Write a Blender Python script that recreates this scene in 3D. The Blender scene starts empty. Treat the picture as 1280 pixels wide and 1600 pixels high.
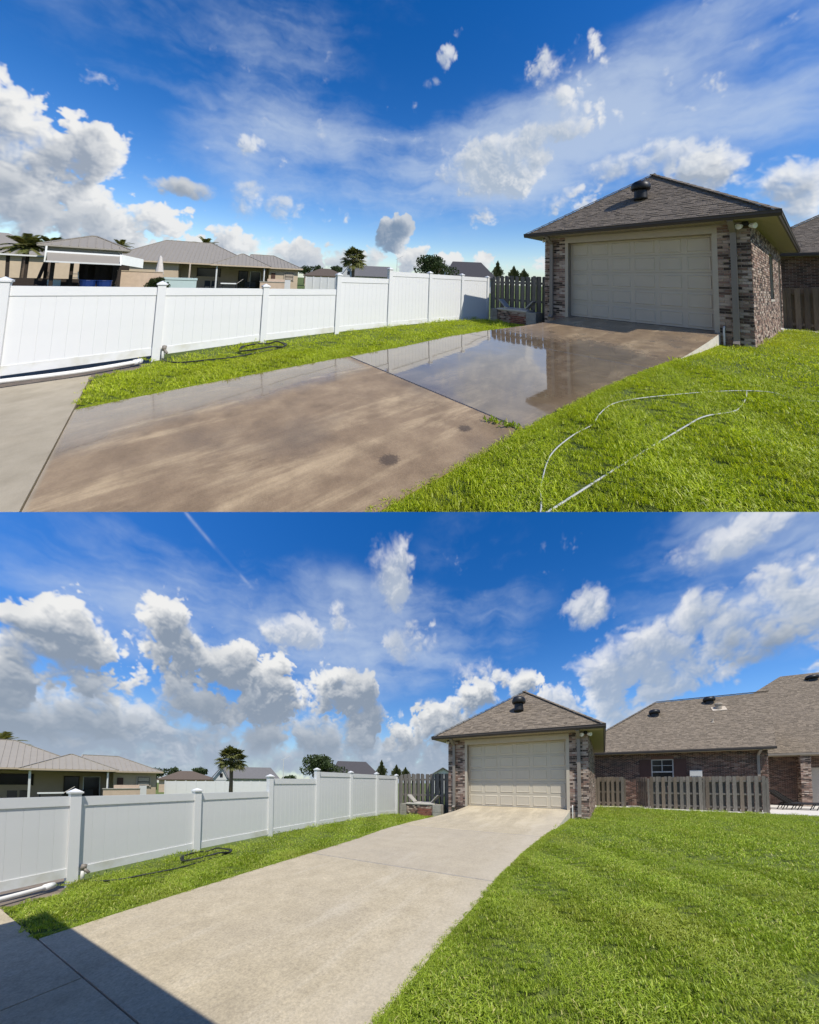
import bpy, math, random
from mathutils import Vector, Matrix
from math import sin, cos, tan, pi, radians as R_, sqrt, atan2
random.seed(7)
S = bpy.context.scene
S.render.engine = 'CYCLES'

# ------------------------------------------------------------------ camera
# The photograph is two exposures of one lot, stacked.  The camera has one
# centre of projection and a split-frame lens: the upper half of the frame is
# an ordinary rectilinear lens towards the wet lot, the lower half an ordinary
# rectilinear lens turned to the dry lot.
AXIS = 51.4751            # heading of the driveway seen from the camera, wet lot
YAW_DRY = 20.9532         # how much further right the second exposure was aimed
TURN = 235.0              # heading of the lower half of the lens
LENS = dict(FA=513.874, PA=.076, RA=.037, FB=515.71, PB=.045, RB=.003)
cam = bpy.data.objects.new('camera', bpy.data.cameras.new('camera'))
S.collection.objects.link(cam); S.camera = cam
cam.location = (0, 0, 1.5); cam.rotation_euler = (pi/2, 0, 0)
cd = cam.data
cd.lens = 14.5; cd.sensor_width = 36; cd.clip_start = .05; cd.clip_end = 3000
osl = bpy.data.texts.new('split_frame_lens.osl')
osl.write('''
vector aim(float x, float y, float f, float pitch, float roll) {
  vector rt = vector(1, 0, 0);
  vector fw = vector(0, sin(pitch), cos(pitch));
  vector up = vector(0, cos(pitch), -sin(pitch));
  vector r2 = rt * cos(roll) + up * sin(roll);
  vector u2 = up * cos(roll) - rt * sin(roll);
  return fw * f + r2 * x + u2 * y;
}
shader camera(output point position = 0.0, output vector direction = 0.0, output color throughput = 1.0) {
  point Rp = camera_shader_raster_position();
  float x = (Rp.x - 0.5) * 1280.0;
  if (Rp.y >= 0.5) {
    direction = normalize(aim(x, (Rp.y - 0.75) * 1600.0, %(FA)f, %(PA)f, %(RA)f));
  } else {
    vector d = aim(x, (Rp.y - 0.25) * 1600.0, %(FB)f, %(PB)f, %(RB)f);
    float a = %(TURN)f * M_PI / 180.0;
    direction = normalize(vector(d[0]*cos(a) + d[2]*sin(a), d[1], -d[0]*sin(a) + d[2]*cos(a)));
  }
}
''' % dict(LENS, TURN=TURN))
cd.type = 'CUSTOM'; cd.custom_mode = 'INTERNAL'; cd.custom_shader = osl

S.view_settings.view_transform = 'Standard'; S.view_settings.look = 'None'
S.view_settings.exposure = 0.0; S.view_settings.gamma = 1.0
S.view_settings.use_curve_mapping = False
S.cycles.use_denoising = True
S.cycles.max_bounces = 6; S.cycles.diffuse_bounces = 3; S.cycles.transparent_max_bounces = 8

def Rz(a): return Matrix.Rotation(a, 4, 'Z')
def Tr(x, y=0, z=0): return Matrix.Translation(Vector((x, y, z)))

class Place: pass
def make_place(key, M, sun_az, sun_el, energy):
    p = Place(); p.key = key; p.M = M
    p.coll = bpy.data.collections.new(key + '_lot'); S.collection.children.link(p.coll)
    p.recv = bpy.data.collections.new(key + '_lot_lit')
    l = bpy.data.lights.new(key + '_lot_sun', 'SUN'); l.energy = energy; l.angle = R_(.53); l.color = (1, .955, .87)
    o = bpy.data.objects.new(key + '_lot_sun', l); S.collection.objects.link(o)
    a, e = R_(sun_az), R_(sun_el)
    d = Vector((sin(a)*cos(e), cos(a)*cos(e), sin(e)))
    o.rotation_euler = d.to_track_quat('Z', 'Y').to_euler(); o.location = (0, 0, 40)
    o.light_linking.receiver_collection = p.recv
    p.sun = d
    return p
# place coordinates: x to the right of the driveway, y along it to the garage, z up from the first camera's eye
WET = make_place('wet', Tr(0, 0, 1.5) @ Rz(-R_(AXIS)), 122.73, 45.4, 4.4)
DRY = make_place('dry', Tr(0, 0, 1.5) @ Rz(-R_(AXIS - YAW_DRY + TURN)) @ Tr(.5777, 1.5913, .065), AXIS + 135 - YAW_DRY + TURN, 62.0, 4.9)
CUR = WET

# ------------------------------------------------------------------ node helpers
class NT:
    def __init__(s, tree): s.t = tree; s.n = tree.nodes; s.l = tree.links
    def new(s, typ, **kw):
        n = s.n.new(typ)
        for k, v in kw.items(): setattr(n, k, v)
        return n
    def put(s, sock, v):
        if hasattr(v, 'is_output'): s.l.new(v, sock)
        elif v is not None:
            if isinstance(v, (tuple, list)) and len(v) == 3 and sock.type == 'RGBA': v = (*v, 1)
            sock.default_value = v
    def math(s, op, a, b=None, c=None, clamp=False):
        n = s.new('ShaderNodeMath', operation=op, use_clamp=clamp)
        for i, v in enumerate((a, b, c)): s.put(n.inputs[i], v)
        return n.outputs[0]
    def vmath(s, op, a, b=None, scale=None):
        n = s.new('ShaderNodeVectorMath', operation=op)
        s.put(n.inputs[0], a); s.put(n.inputs[1], b)
        if scale is not None: s.put(n.inputs[3], scale)
        return n.outputs[1] if op in ('LENGTH', 'DISTANCE', 'DOT_PRODUCT') else n.outputs[0]
    def mix(s, f, a, b, typ='MIX'):
        n = s.new('ShaderNodeMix', data_type='RGBA', blend_type=typ)
        s.put(n.inputs[0], f); s.put(n.inputs[6], a); s.put(n.inputs[7], b)
        return n.outputs[2]
    def noise(s, vec, scale, detail=4, rough=.55, dist=0):
        n = s.new('ShaderNodeTexNoise')
        s.put(n.inputs['Vector'], vec); n.inputs['Scale'].default_value = scale
        n.inputs['Detail'].default_value = detail; n.inputs['Roughness'].default_value = rough; n.inputs['Distortion'].default_value = dist
        return n.outputs[0]
    def ramp(s, f, stops, interp='LINEAR'):
        n = s.new('ShaderNodeValToRGB'); e = n.color_ramp.elements; n.color_ramp.interpolation = interp
        while len(e) < len(stops): e.new(.5)
        for i, (p, c) in enumerate(stops):
            e[i].position = p; e[i].color = (*c, 1) if len(c) == 3 else c
        s.put(n.inputs[0], f); return n.outputs[0]
    def smooth(s, v, a, b, lo=0., hi=1.):
        n = s.new('ShaderNodeMapRange', interpolation_type='SMOOTHSTEP')
        s.put(n.inputs[0], v)
        for i, q in enumerate((a, b, lo, hi)): s.put(n.inputs[i+1], q)
        return n.outputs[0]
    def sep(s, v):
        n = s.new('ShaderNodeSeparateXYZ'); s.put(n.inputs[0], v); return n.outputs
    def comb(s, x, y, z):
        n = s.new('ShaderNodeCombineXYZ')
        for i, v in enumerate((x, y, z)): s.put(n.inputs[i], v)
        return n.outputs[0]

# ------------------------------------------------------------------ world
SKY_STRENGTH, SKY_SAT, SKY_VAL, CLOUD_GAIN = .12, 1.42, 1.25, .90
W = bpy.data.worlds.new('World'); S.world = W; W.use_nodes = True
w = NT(W.node_tree); bg = w.n['Background']; bg.inputs[1].default_value = .1
sky = w.new('ShaderNodeTexSky', sky_type='NISHITA', sun_disc=False)
sky.sun_elevation = R_(50); sky.sun_rotation = R_(122.73); sky.air_density = 1.0; sky.dust_density = .3; sky.ozone_density = 2.5
dirv = w.new('ShaderNodeTexCoord').outputs['Generated']
# the cloud cover: heights of smoothed noise, lit from the sun's side, over the whole sky (heading x elevation)
import numpy as np
def bake_clouds(W=4096):
    """cloud colour and cover over the whole sky: heading x elevation (-4..72 degrees), made from value noise"""
    pd = W/360.; e0, e1 = -4., 72.; H = int((e1-e0)*pd)
    rng = np.random.default_rng(5)
    az = (np.arange(W)+.5)/pd; el = e0+(np.arange(H)+.5)/pd          # heading 0..360
    AZ, EL = np.meshgrid(az, el)
    def vnoise(px, py, seed):
        # smooth value noise, cell size px, py degrees, seamless in heading
        r = np.random.default_rng(seed); nx = max(4, int(round(360./px))); ny = int((e1-e0)/py)+5
        G = r.random((ny, nx)).astype(np.float32)*2-1
        def up(G, x, axis, wrap):
            i = np.floor(x).astype(int); f = (x-i).astype(np.float32); n = G.shape[axis]; out = 0
            ws = (-.5*f+f*f-.5*f**3, 1-2.5*f*f+1.5*f**3, .5*f+2*f*f-1.5*f**3, -.5*f*f+.5*f**3)
            for k, w in enumerate(ws):
                j = (i+k-1) % n if wrap else np.clip(i+k-1, 0, n-1)
                out = out + (np.take(G, j, axis)*(w[None, :] if axis == 1 else w[:, None]))
            return out
        G = up(G, (el-e0)/py+1, 0, False); return up(G, az/360.*nx, 1, True)
    def fbm(p, oct_, seed, gain=.55, asp=1., billow=False):
        s = 0; a = 1.; t = 0
        for o in range(oct_):
            n = vnoise(p*asp, p, seed+o*17); s = s + a*((np.abs(n)*2-.62) if billow else n); t += a; a *= gain; p *= .5
        return s/t
    def warp(F, dx, dy):
        xi = (np.arange(W)[None, :]+dx*pd); yi = np.clip(np.arange(H)[:, None]+dy*pd, 0, H-1.001)
        x0 = np.floor(xi).astype(int); y0 = np.floor(yi).astype(int); fx = xi-x0; fy = yi-y0
        a = F[y0, x0 % W]; b = F[y0, (x0+1) % W]; c = F[y0+1, x0 % W]; d = F[y0+1, (x0+1) % W]
        return (a*(1-fx)+b*fx)*(1-fy)+(c*(1-fx)+d*fx)*fy
    def shift(F, dx, dy):
        dx, dy = int(round(dx*pd)), int(round(dy*pd)); G = np.roll(F, -dx, 1)
        if dy > 0: G = np.vstack([G[dy:], np.repeat(G[-1:], dy, 0)])
        elif dy < 0: G = np.vstack([np.repeat(G[:1], -dy, 0), G[:dy]])
        return G
    def blob(a, e, ra, re):
        d = (AZ-a+180) % 360-180; return 1-((d/ra)**2+((EL-e)/re)**2)
    sm = lambda x, a, b: (lambda t: t*t*(3-2*t))(np.clip((x-a)/(b-a), 0, 1))
    wx, wy = fbm(5, 5, 1), fbm(5, 5, 2); w2x, w2y = fbm(1.2, 4, 3), fbm(1.2, 4, 4)
    base = fbm(7, 5, 10); bil = fbm(5.5, 7, 30, .6, billow=True); fine = fbm(1.4, 5, 50, .62, billow=True)
    bil = warp(bil, wx*1.2+w2x*.35, wy*1.2+w2y*.35); fine = warp(fine, w2x*.5, w2y*.5)
    def field(bl, amp=1.):
        m = np.full((H, W), -3.5, np.float32)
        for a, e, ra, re, wt in bl: m = np.maximum(m, np.maximum(blob(a, e, ra, re), -3.5)*wt + (wt-1)*.3)
        return m*.62 + (base*.55 + bil*.85 + fine*.20)*amp
    def light(D, L, soft, n=14, step=.42):
        s = 0; P = np.clip(D, 0, 1.1)
        for k in range(1, n+1): s = s + shift(P, L[0]*step*k, L[1]*step*k)
        T = np.exp(-s*step*soft)
        rim = np.clip((D-shift(D, L[0]*.3, L[1]*.3))*.55 + (D-shift(D, L[0]*1.1, L[1]*1.1))*.5, -.5, .5)
        return T, rim
    col = np.zeros((H, W, 3), np.float32); al = np.zeros((H, W), np.float32)
    def over(c, a):
        nonlocal col, al
        a = a[..., None]; A = al[..., None]; oa = a + A*(1-a); col = np.where(oa > 1e-5, (c*a + col*A*(1-a))/np.maximum(oa, 1e-5), c); al = oa[..., 0]
    big = fbm(9, 4, 110, .6)*1.3; big2 = fbm(6, 4, 120, .6)*1.2; strat = warp(fbm(2.2, 6, 130, .6, asp=3.5), wx*2, wy)*1.3
    # --- thin high cloud
    ci = fbm(16, 7, 70, .6, asp=1.0); str_ = fbm(2.6, 6, 90, .62, asp=6.); tilt = AZ*.0
    str_ = warp(str_, wx*3, wy*1.5)
    V = lambda a, e, ra, re: np.clip(blob(a, e, ra, re), 0, 1)
    vm = 1.05*V(47, 26, 32, 12)+1.0*V(20, 21, 22, 12)+.8*V(352, 17, 34, 13)+.45*V(330, 30, 30, 13)+.2*V(0, 44, 60, 9)+.85*V(216, 23, 34, 13)+.55*V(246, 27, 16, 16)+.75*V(283, 25, 20, 13)+.6*V(186, 24, 18, 10)+.4*V(100, 35, 50, 16)+.3*V(150, 25, 30, 14)
    ca = .85*sm(vm*1.0+.75*ci+.5*str_, .12, 1.55)*sm(vm, 0, .5)
    over(np.array([.68, .79, .93], np.float32)*np.ones((H, W, 1), np.float32), ca*.78)
    # horizon whitening
    over(np.array([.55, .71, .88], np.float32)*np.ones((H, W, 1), np.float32), .5*np.exp(-np.clip(EL, 0, 90)/5.5))
    def cumulus(bl, L, soft=1.0, lit=(1.0, .99, .965), shade=(.40, .46, .555), edge=.16, gain=1., amp=1., dim=0.):
        D = field(bl, amp); T, rim = light(D, L, soft)
        b = np.clip(T*1.05+rim*.75+.02, 0, 1)
        b = np.clip(b*(1+.55*np.clip(big, -1, 1)+.5*strat*np.clip(1.2-EL/16, 0, 1)), 0, 1)
        c = np.array(shade, np.float32)*(1-b[..., None]) + np.array(lit, np.float32)*gain*b[..., None]
        hz = .42*np.exp(-np.clip(EL, 0, 90)/6)[..., None]; c = c*(1-hz)+np.array([.60, .70, .82], np.float32)*hz
        ed = 1.45*edge*(.55+1.6*np.clip(.5+big2, 0, 1)**2); over(c, sm(D, 0., ed)*np.clip(sm(D, -.02, ed*2.2)*.35+.68, 0, 1)*(dim if dim else 1))
    return dict(cumulus=cumulus, get=lambda: (col, al), V=V, over=over, blob=blob, sm=sm, H=H, W=W, e0=e0, e1=e1, EL=EL, AZ=AZ, fbm=fbm, wx=wx)
A_BACK = [(-16, 3.0, 12, 2.4, .75), (6, 3.5, 10, 2.2, .6), (-30, 3.5, 9, 3, .8)]
A_CUM = [(-53.5, 14.6, 7, 5.8, 1.1), (-47.5, 12.5, 6, 4.6, 1.0), (-50, 8, 10, 5, 1.05), (-40, 5.5, 9, 3.8, .95), (-32, 4.5, 6, 3, .85)]
A_MID = [(8.8, 18.0, 4.8, 4.8, 1.05), (12.5, 16.8, 5.5, 4.0, .95), (17.5, 20.4, 5.0, 3.6, .9), (22.3, 32.7, 2.8, 2.6, .95), (25, 27.6, 2.8, 4.4, .8), (21, 24, 4, 2, .6), (26.5, 13.0, 3.0, 2.4, .85), (11.5, 13.5, 4.5, 2.6, .55)]
A_RIGHT = [(43.5, 14.4, 4.6, 2.6, 1.0), (48.5, 12.6, 5, 2.2, .95), (52.5, 9, 5, 2.6, .9)]
A_PUFF = [(-25.2, 11.3, 4.4, 2.2, 1.0), (-26.2, 13.3, 2.4, 2.4, .9), (5.4, 35.6, 1.3, .9, .6), (2.9, 32.2, 1.2, .6, .55), (-37.5, 15.2, 2.2, .9, .65), (-26.4, 20, 1.7, .8, .65), (36.5, 18.3, 5, 1.8, .8)]
A_DARK = [(-3, 8.2, 2.6, 3.4, 1.0), (-1.4, 9.3, 1.6, 2.2, .8)]
A_GREY = [(-36, 12.0, 5.0, 1.4, .9), (-48.6, 13.6, 2.4, 1.5, .85), (-46, 6.6, 6, 2.2, .85), (-53, 9, 4, 2, .8)]
B_BACK = [(189, 4.5, 14, 5, 1.6), (186, 8, 13, 5, 1.0), (202, 8.5, 15, 5.5, 1.05), (222, 9, 14, 6, 1.1), (240, 8.5, 13, 5.5, 1.0), (206, 4, 30, 4, 1.1), (236, 4.5, 16, 4.5, 1.1), (252, 8, 8, 5, .9)]
B_CUM = [(187.5, 16, 4.6, 5.2, 1.0), (182.5, 11, 5, 3.6, .9), (198.8, 18.2, 4.8, 5.6, 1.15), (193.5, 14.6, 5, 3.4, .95), (204.5, 16.5, 4, 4, .9), (223, 14.6, 7, 5, 1.15), (214, 14, 6, 4, 1.0), (245.5, 14.6, 4, 2.4, .95), (254, 16.5, 3.4, 2.4, .8), (208, 11, 8, 3, .9), (230, 11, 7, 3.6, .95), (240, 10, 8, 3, .9)]
B_PUFF = [(219.5, 24.0, 5.5, 2.6, .95), (222.8, 26.0, 2.4, 3.0, .9), (231.8, 32.5, 3.6, 3.6, .85), (236, 22.7, 4.6, 2.8, 1.0), (263.5, 26, 2.2, 2.2, .8), (281.5, 28, 5.0, 1.6, .7), (245, 18.5, 4, 2, .7)]
B_DIAG = [(260.6, 13.6, 4.2, 3.2, 1.0), (266, 15.2, 5, 4.4, 1.15), (272, 17, 6, 5, 1.2), (279, 18.4, 7, 4.6, 1.1), (287, 19.5, 8, 5.2, 1.15), (295, 18, 9, 7, 1.1), (263, 10.5, 8, 3.2, .95), (271, 11.8, 2.6, 3, .95)]
B_GREY = [(282.4, 16.6, 5, 2.6, 1.0), (201, 12.2, 7, 2.2, .75), (190, 12.2, 6, 1.8, .7), (184, 7, 10, 3, .8), (216, 7.5, 12, 2.6, .8)]
REST = [(72, 11, 10, 5, .95), (104, 7, 16, 4, .95), (140, 9, 12, 5, .95), (166, 7, 10, 4, .95), (120, 30, 4, 2.5, .7), (308, 8, 5, 4, .9)]
def paint():
    k = bake_clouds()
    c = k['cumulus']
    c(A_BACK, (.5, .8), .6); c(REST, (.3, .9), .6)
    c(A_CUM, (.62, .75), .62, amp=1.1, shade=(.35, .41, .51), lit=(.98, .98, .97))
    c(A_MID, (.62, .75), .45, shade=(.46, .55, .68), lit=(.96, .965, .97), edge=.55, amp=1.3, dim=.95); c(A_RIGHT, (.5, .8), .55, shade=(.40, .47, .58), lit=(.94, .95, .96), edge=.55, amp=1.4); c(A_PUFF, (.6, .7), .5, shade=(.5, .58, .7), lit=(.92, .94, .96), edge=1.0, amp=1.9, dim=.85)
    c(A_DARK, (.7, .6), 1.3, shade=(.20, .29, .43), lit=(.80, .83, .87)); c(A_GREY, (.3, .9), 1.6, lit=(.66, .69, .73), shade=(.34, .40, .49), edge=.5)
    c(B_BACK, (.15, .95), .85, shade=(.33, .41, .53), lit=(.78, .82, .88), edge=.5, amp=1.25); c(B_CUM, (-.25, .9), .75, amp=1.3, shade=(.28, .345, .445), lit=(.97, .97, .96)); c(B_PUFF, (-.2, .9), .5, shade=(.5, .57, .68), lit=(.93, .94, .96), edge=1.0, amp=1.9, dim=.85)
    c(B_DIAG, (-.55, .75), .5, shade=(.42, .50, .62), lit=(.97, .97, .97), edge=.5, amp=1.3, dim=.88); c(B_GREY, (0, 1), 1.5, lit=(.54, .59, .66), shade=(.28, .345, .44), edge=.6)
    # the contrail
    AZ, EL, V, over, sm = k['AZ'], k['EL'], k['V'], k['over'], k['sm']
    x0, y0, x1, y1 = 199.5, 34.8, 208.8, 28.5; t = ((AZ-x0)*(x1-x0)+(EL-y0)*(y1-y0))/((x1-x0)**2+(y1-y0)**2)
    d = np.abs((AZ-x0)*(y1-y0)-(EL-y0)*(x1-x0))/np.hypot(x1-x0, y1-y0) + k['wx']*.12
    over(np.array([.86, .91, .96], np.float32)*np.ones(AZ.shape+(1,), np.float32), .32*(1+.9*np.clip(k['wx']*2.5, -1, 1))*np.exp(-(d/.20)**2)*sm(t, -.05, .1)*(1-sm(t, .85, 1.05)))
    return k

def cloud_image():
    k = paint(); cl, al = k['get'](); H, Wd = al.shape
    px = np.empty((H, Wd, 4), np.float32); px[..., :3] = cl; px[..., 3] = np.clip(al, 0, 1)
    im = bpy.data.images.new('cloud_cover', Wd, H, alpha=True, float_buffer=True); im.alpha_mode = 'CHANNEL_PACKED'
    im.pixels.foreach_set(px.ravel()); im.pack(); return im
X, Y, Z = w.sep(w.vmath('NORMALIZE', dirv))
hd = w.math('FRACT', w.math('DIVIDE', w.math('ARCTAN2', X, Y), 2*pi))
el = w.math('MULTIPLY', w.math('ARCSINE', Z), 180/pi)
ct = w.new('ShaderNodeTexImage', interpolation='Cubic', extension='REPEAT'); ct.image = cloud_image()
w.put(ct.inputs[0], w.comb(hd, w.math('MINIMUM', w.math('MAXIMUM', w.math('DIVIDE', w.math('SUBTRACT', el, -4.), 76.), .002), .998), 0.))
alpha = w.math('MULTIPLY', ct.outputs['Alpha'], w.smooth(el, 64., 71., 1., 0.))
base = w.new('ShaderNodeHueSaturation'); base.inputs['Hue'].default_value = .512; base.inputs['Saturation'].default_value = SKY_SAT; base.inputs['Value'].default_value = SKY_VAL; w.put(base.inputs['Color'], sky.outputs[0])
cc = w.vmath('SCALE', ct.outputs['Color'], None, CLOUD_GAIN/SKY_STRENGTH)
w.l.new(w.mix(alpha, base.outputs[0], cc), bg.inputs[0]); bg.inputs[1].default_value = SKY_STRENGTH

# ------------------------------------------------------------------ materials
MATS = {}
def mat(name, col, rough=.7, var=.18, scale=6., rand=0., bump=0., bscale=40., metal=0., spec=.4, stretch=(1, 1, 1), tint=None, transl=0., ramp=None, coat=0., world=False):
    if name in MATS: return MATS[name]
    m = bpy.data.materials.new(name); m.use_nodes = True; t = NT(m.node_tree); b = t.n['Principled BSDF']
    v = t.vmath('MULTIPLY', t.new('ShaderNodeNewGeometry').outputs['Position'] if world else t.new('ShaderNodeTexCoord').outputs['Object'], stretch)
    f = t.noise(v, scale, 6, .6)
    r = t.math('FRACT', t.math('ADD', t.math('MULTIPLY', t.new('ShaderNodeObjectInfo').outputs['Random'], 7.31), t.new('ShaderNodeNewGeometry').outputs['Random Per Island']))
    if ramp: c = t.ramp(r, ramp, 'LINEAR')
    else: c = col
    k = t.math('MULTIPLY_ADD', t.math('SUBTRACT', f, .5), 2*var*1.6, 1.)
    if rand: k = t.math('MULTIPLY', k, t.math('MULTIPLY_ADD', r, 2*rand, 1-rand))
    n = t.new('ShaderNodeMix', data_type='RGBA', blend_type='MULTIPLY'); n.inputs[0].default_value = 1
    t.put(n.inputs[6], c if not isinstance(c, tuple) else (*c, 1)); t.put(n.inputs[7], t.comb(k, k, k))
    c = n.outputs[2]
    if tint: c = t.mix(t.smooth(t.noise(v, scale*.37, 4, .6), .48, .72, 0., tint[1]), c, (*tint[0], 1))
    t.put(b.inputs['Base Color'], c); b.inputs['Roughness'].default_value = rough; b.inputs['Metallic'].default_value = metal
    b.inputs['Specular IOR Level'].default_value = spec
    if coat: b.inputs['Coat Weight'].default_value = coat
    if bump:
        bn = t.new('ShaderNodeBump'); bn.inputs['Strength'].default_value = bump; bn.inputs['Distance'].default_value = .02
        t.put(bn.inputs['Height'], t.noise(v, bscale, 5, .6)); t.put(b.inputs['Normal'], bn.outputs[0])
    if transl:
        tl = t.new('ShaderNodeBsdfTranslucent'); t.put(tl.inputs[0], t.mix(1., c, (1.15, 1.1, .5, 1), 'MULTIPLY'))
        ms = t.new('ShaderNodeMixShader'); ms.inputs[0].default_value = transl
        t.put(ms.inputs[1], b.outputs[0]); t.put(ms.inputs[2], tl.outputs[0]); t.l.new(ms.outputs[0], t.n['Material Output'].inputs[0])
    MATS[name] = m; return m
BR = [(0, (.055, .04, .034)), (.24, (.105, .073, .058)), (.31, (.23, .145, .11)), (.45, (.33, .205, .16)), (.55, (.2, .14, .112)), (.66, (.38, .275, .215)), (.85, (.45, .35, .28)), (1, (.52, .43, .36))]
M_brick = mat('brick_face', (.2, .1, .08), .85, .3, 30, ramp=BR, bump=.5, bscale=120)
M_mortar = mat('mortar', (.48, .43, .365), .95, .15, 20, bump=.3, bscale=150)
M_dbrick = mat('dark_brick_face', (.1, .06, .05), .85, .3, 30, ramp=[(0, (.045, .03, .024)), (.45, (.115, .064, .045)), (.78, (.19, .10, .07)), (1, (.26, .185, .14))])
M_shingle = mat('shingle', (.19, .153, .112), .92, .25, 25, rand=.24, bump=.5, bscale=300, tint=((.22, .18, .14), .4))
M_deck = mat('roof_deck', (.09, .075, .06), .95)
M_gutter = mat('gutter_brown', (.062, .05, .043), .45, .08, 3)
M_taupe = mat('taupe_metal', (.235, .205, .172), .5, .08, 4)
M_soffit = mat('soffit', (.36, .305, .21), .6, .05, 3)
M_door = mat('door_paint', (.53, .475, .37), .5, .05, 2, bump=.05, bscale=200)
M_trim = mat('trim_paint', (.47, .41, .32), .55, .08, 4)
M_vinyl = mat('white_vinyl', (.715, .715, .70), .38, .03, 3, spec=.45)
M_vinyl_low = mat('vinyl_rail', (.715, .715, .695), .4, .05, 5, tint=((.52, .50, .39), .6))
M_black = mat('black_metal', (.012, .012, .012), .45, .1, 6)
M_white = mat('white_plastic', (.8, .8, .77), .35, .05, 6)
M_pipe = mat('white_pipe', (.74, .72, .67), .4, .12, 5)
M_gwood = mat('weathered_wood', (.165, .148, .126), .9, .45, 5, rand=.22, bump=.4, bscale=60, stretch=(9, 9, .7))
M_bwood = mat('brown_wood', (.175, .14, .106), .9, .4, 5, rand=.3, bump=.4, bscale=60, stretch=(9, 9, .7))
M_lightwood = mat('pale_wood', (.42, .36, .29), .9, .25, 5, rand=.2, stretch=(2, 2, 2))
M_stone = mat('block_stone', (.34, .32, .275), .9, .3, 8, bump=.4, bscale=60, rand=.15)
M_redbrick = mat('red_brick', (.25, .1, .07), .9, .25, 20, rand=.35)
M_dirt = mat('bare_dirt', (.20, .16, .12), .95, .3, 5, bump=.6, bscale=30)
M_slabside = mat('concrete_edge', (.60, .55, .47), .9, .2, 8, bump=.3, bscale=60)
M_walk = mat('pale_concrete', (.62, .585, .52), .9, .12, 4)
M_metal_roof = mat('metal_roof', (.30, .27, .222), .5, .06, 1.5, metal=.0, spec=.5)
M_tan = mat('tan_wall', (.50, .40, .285), .9, .08, 2)
M_pink = mat('sand_wall', (.55, .42, .31), .9, .15, 3)
M_dark = mat('dark_glass', (.015, .016, .018), .12, .1, 2)
M_shade = mat('dark_timber_and_shade', (.035, .026, .02), .9, .3, 8)  # dark timber; also paints the shade inside the cabana
M_greyroof = mat('grey_roof', (.155, .15, .148), .95, .15, 4, rand=.1)
M_brownroof = mat('brown_roof', (.115, .088, .068), .95, .2, 4)
M_charroof = mat('charcoal_roof', (.068, .064, .068), .95, .15, 4)
M_bluetub = mat('blue_plastic', (.012, .035, .16), .4, .1, 5)
M_teal = mat('pale_teal', (.45, .55, .53), .6, .05, 4)
M_canvas = mat('canvas', (.62, .57, .52), .9, .1, 5)
M_trunk = mat('bark', (.16, .12, .09), .95, .35, 10, bump=.6, bscale=25)
M_leaf = mat('oak_leaf', (.05, .075, .024), .7, .3, 3, rand=.45, transl=.25)
M_cyp = mat('cypress_leaf', (.085, .095, .03), .8, .3, 3, rand=.4, transl=.2)
M_palm = mat('palm_leaf', (.15, .16, .045), .6, .3, 4, rand=.45, transl=.25, tint=((.26, .2, .07), .6))
M_hose_k = mat('black_rubber', (.02, .022, .02), .5, .2, 9)
M_hose_w = mat('grey_hose', (.45, .455, .42), .5, .2, 30)
M_frame = mat('grey_frame', (.40, .38, .34), .6, .1, 5)
M_wframe = mat('window_frame_paint', (.50, .50, .47), .6, .05, 5)
M_sling = mat('dark_sling', (.035, .033, .035), .8, .1, 20)
M_shutter = mat('shutter_brown', (.085, .042, .03), .7, .1, 6)
M_pale = mat('pale_siding', (.62, .62, .6), .8, .06, 3)
M_grass = mat('grass_blade', (.25, .34, .026), .5, .2, 1.6, rand=.25, ramp=[(0, (.205, .30, .02)), (.5, (.30, .41, .028)), (.88, (.385, .475, .05)), (.94, (.44, .47, .10)), (1, (.54, .48, .2))], transl=.38, tint=((.36, .38, .06), .6), world=True)
M_grass_bright = mat('bright_grass_blade', (.37, .48, .018), .42, .2, 1.6, rand=.25, ramp=[(0, (.34, .44, .014)), (.5, (.46, .56, .02)), (.9, (.55, .62, .05)), (1, (.58, .55, .18))], transl=.48, tint=((.54, .58, .05), .6), world=True)  # same grass, not wetter: the upper view's extra brightness is put into the colour
M_lawn = mat('soil_with_blade_shade', (.10, .135, .022), .95, .4, 14, tint=((.13, .14, .04), .5), bump=.6, bscale=50)  # dark green, the shade between the blades is painted into the ground

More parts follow.
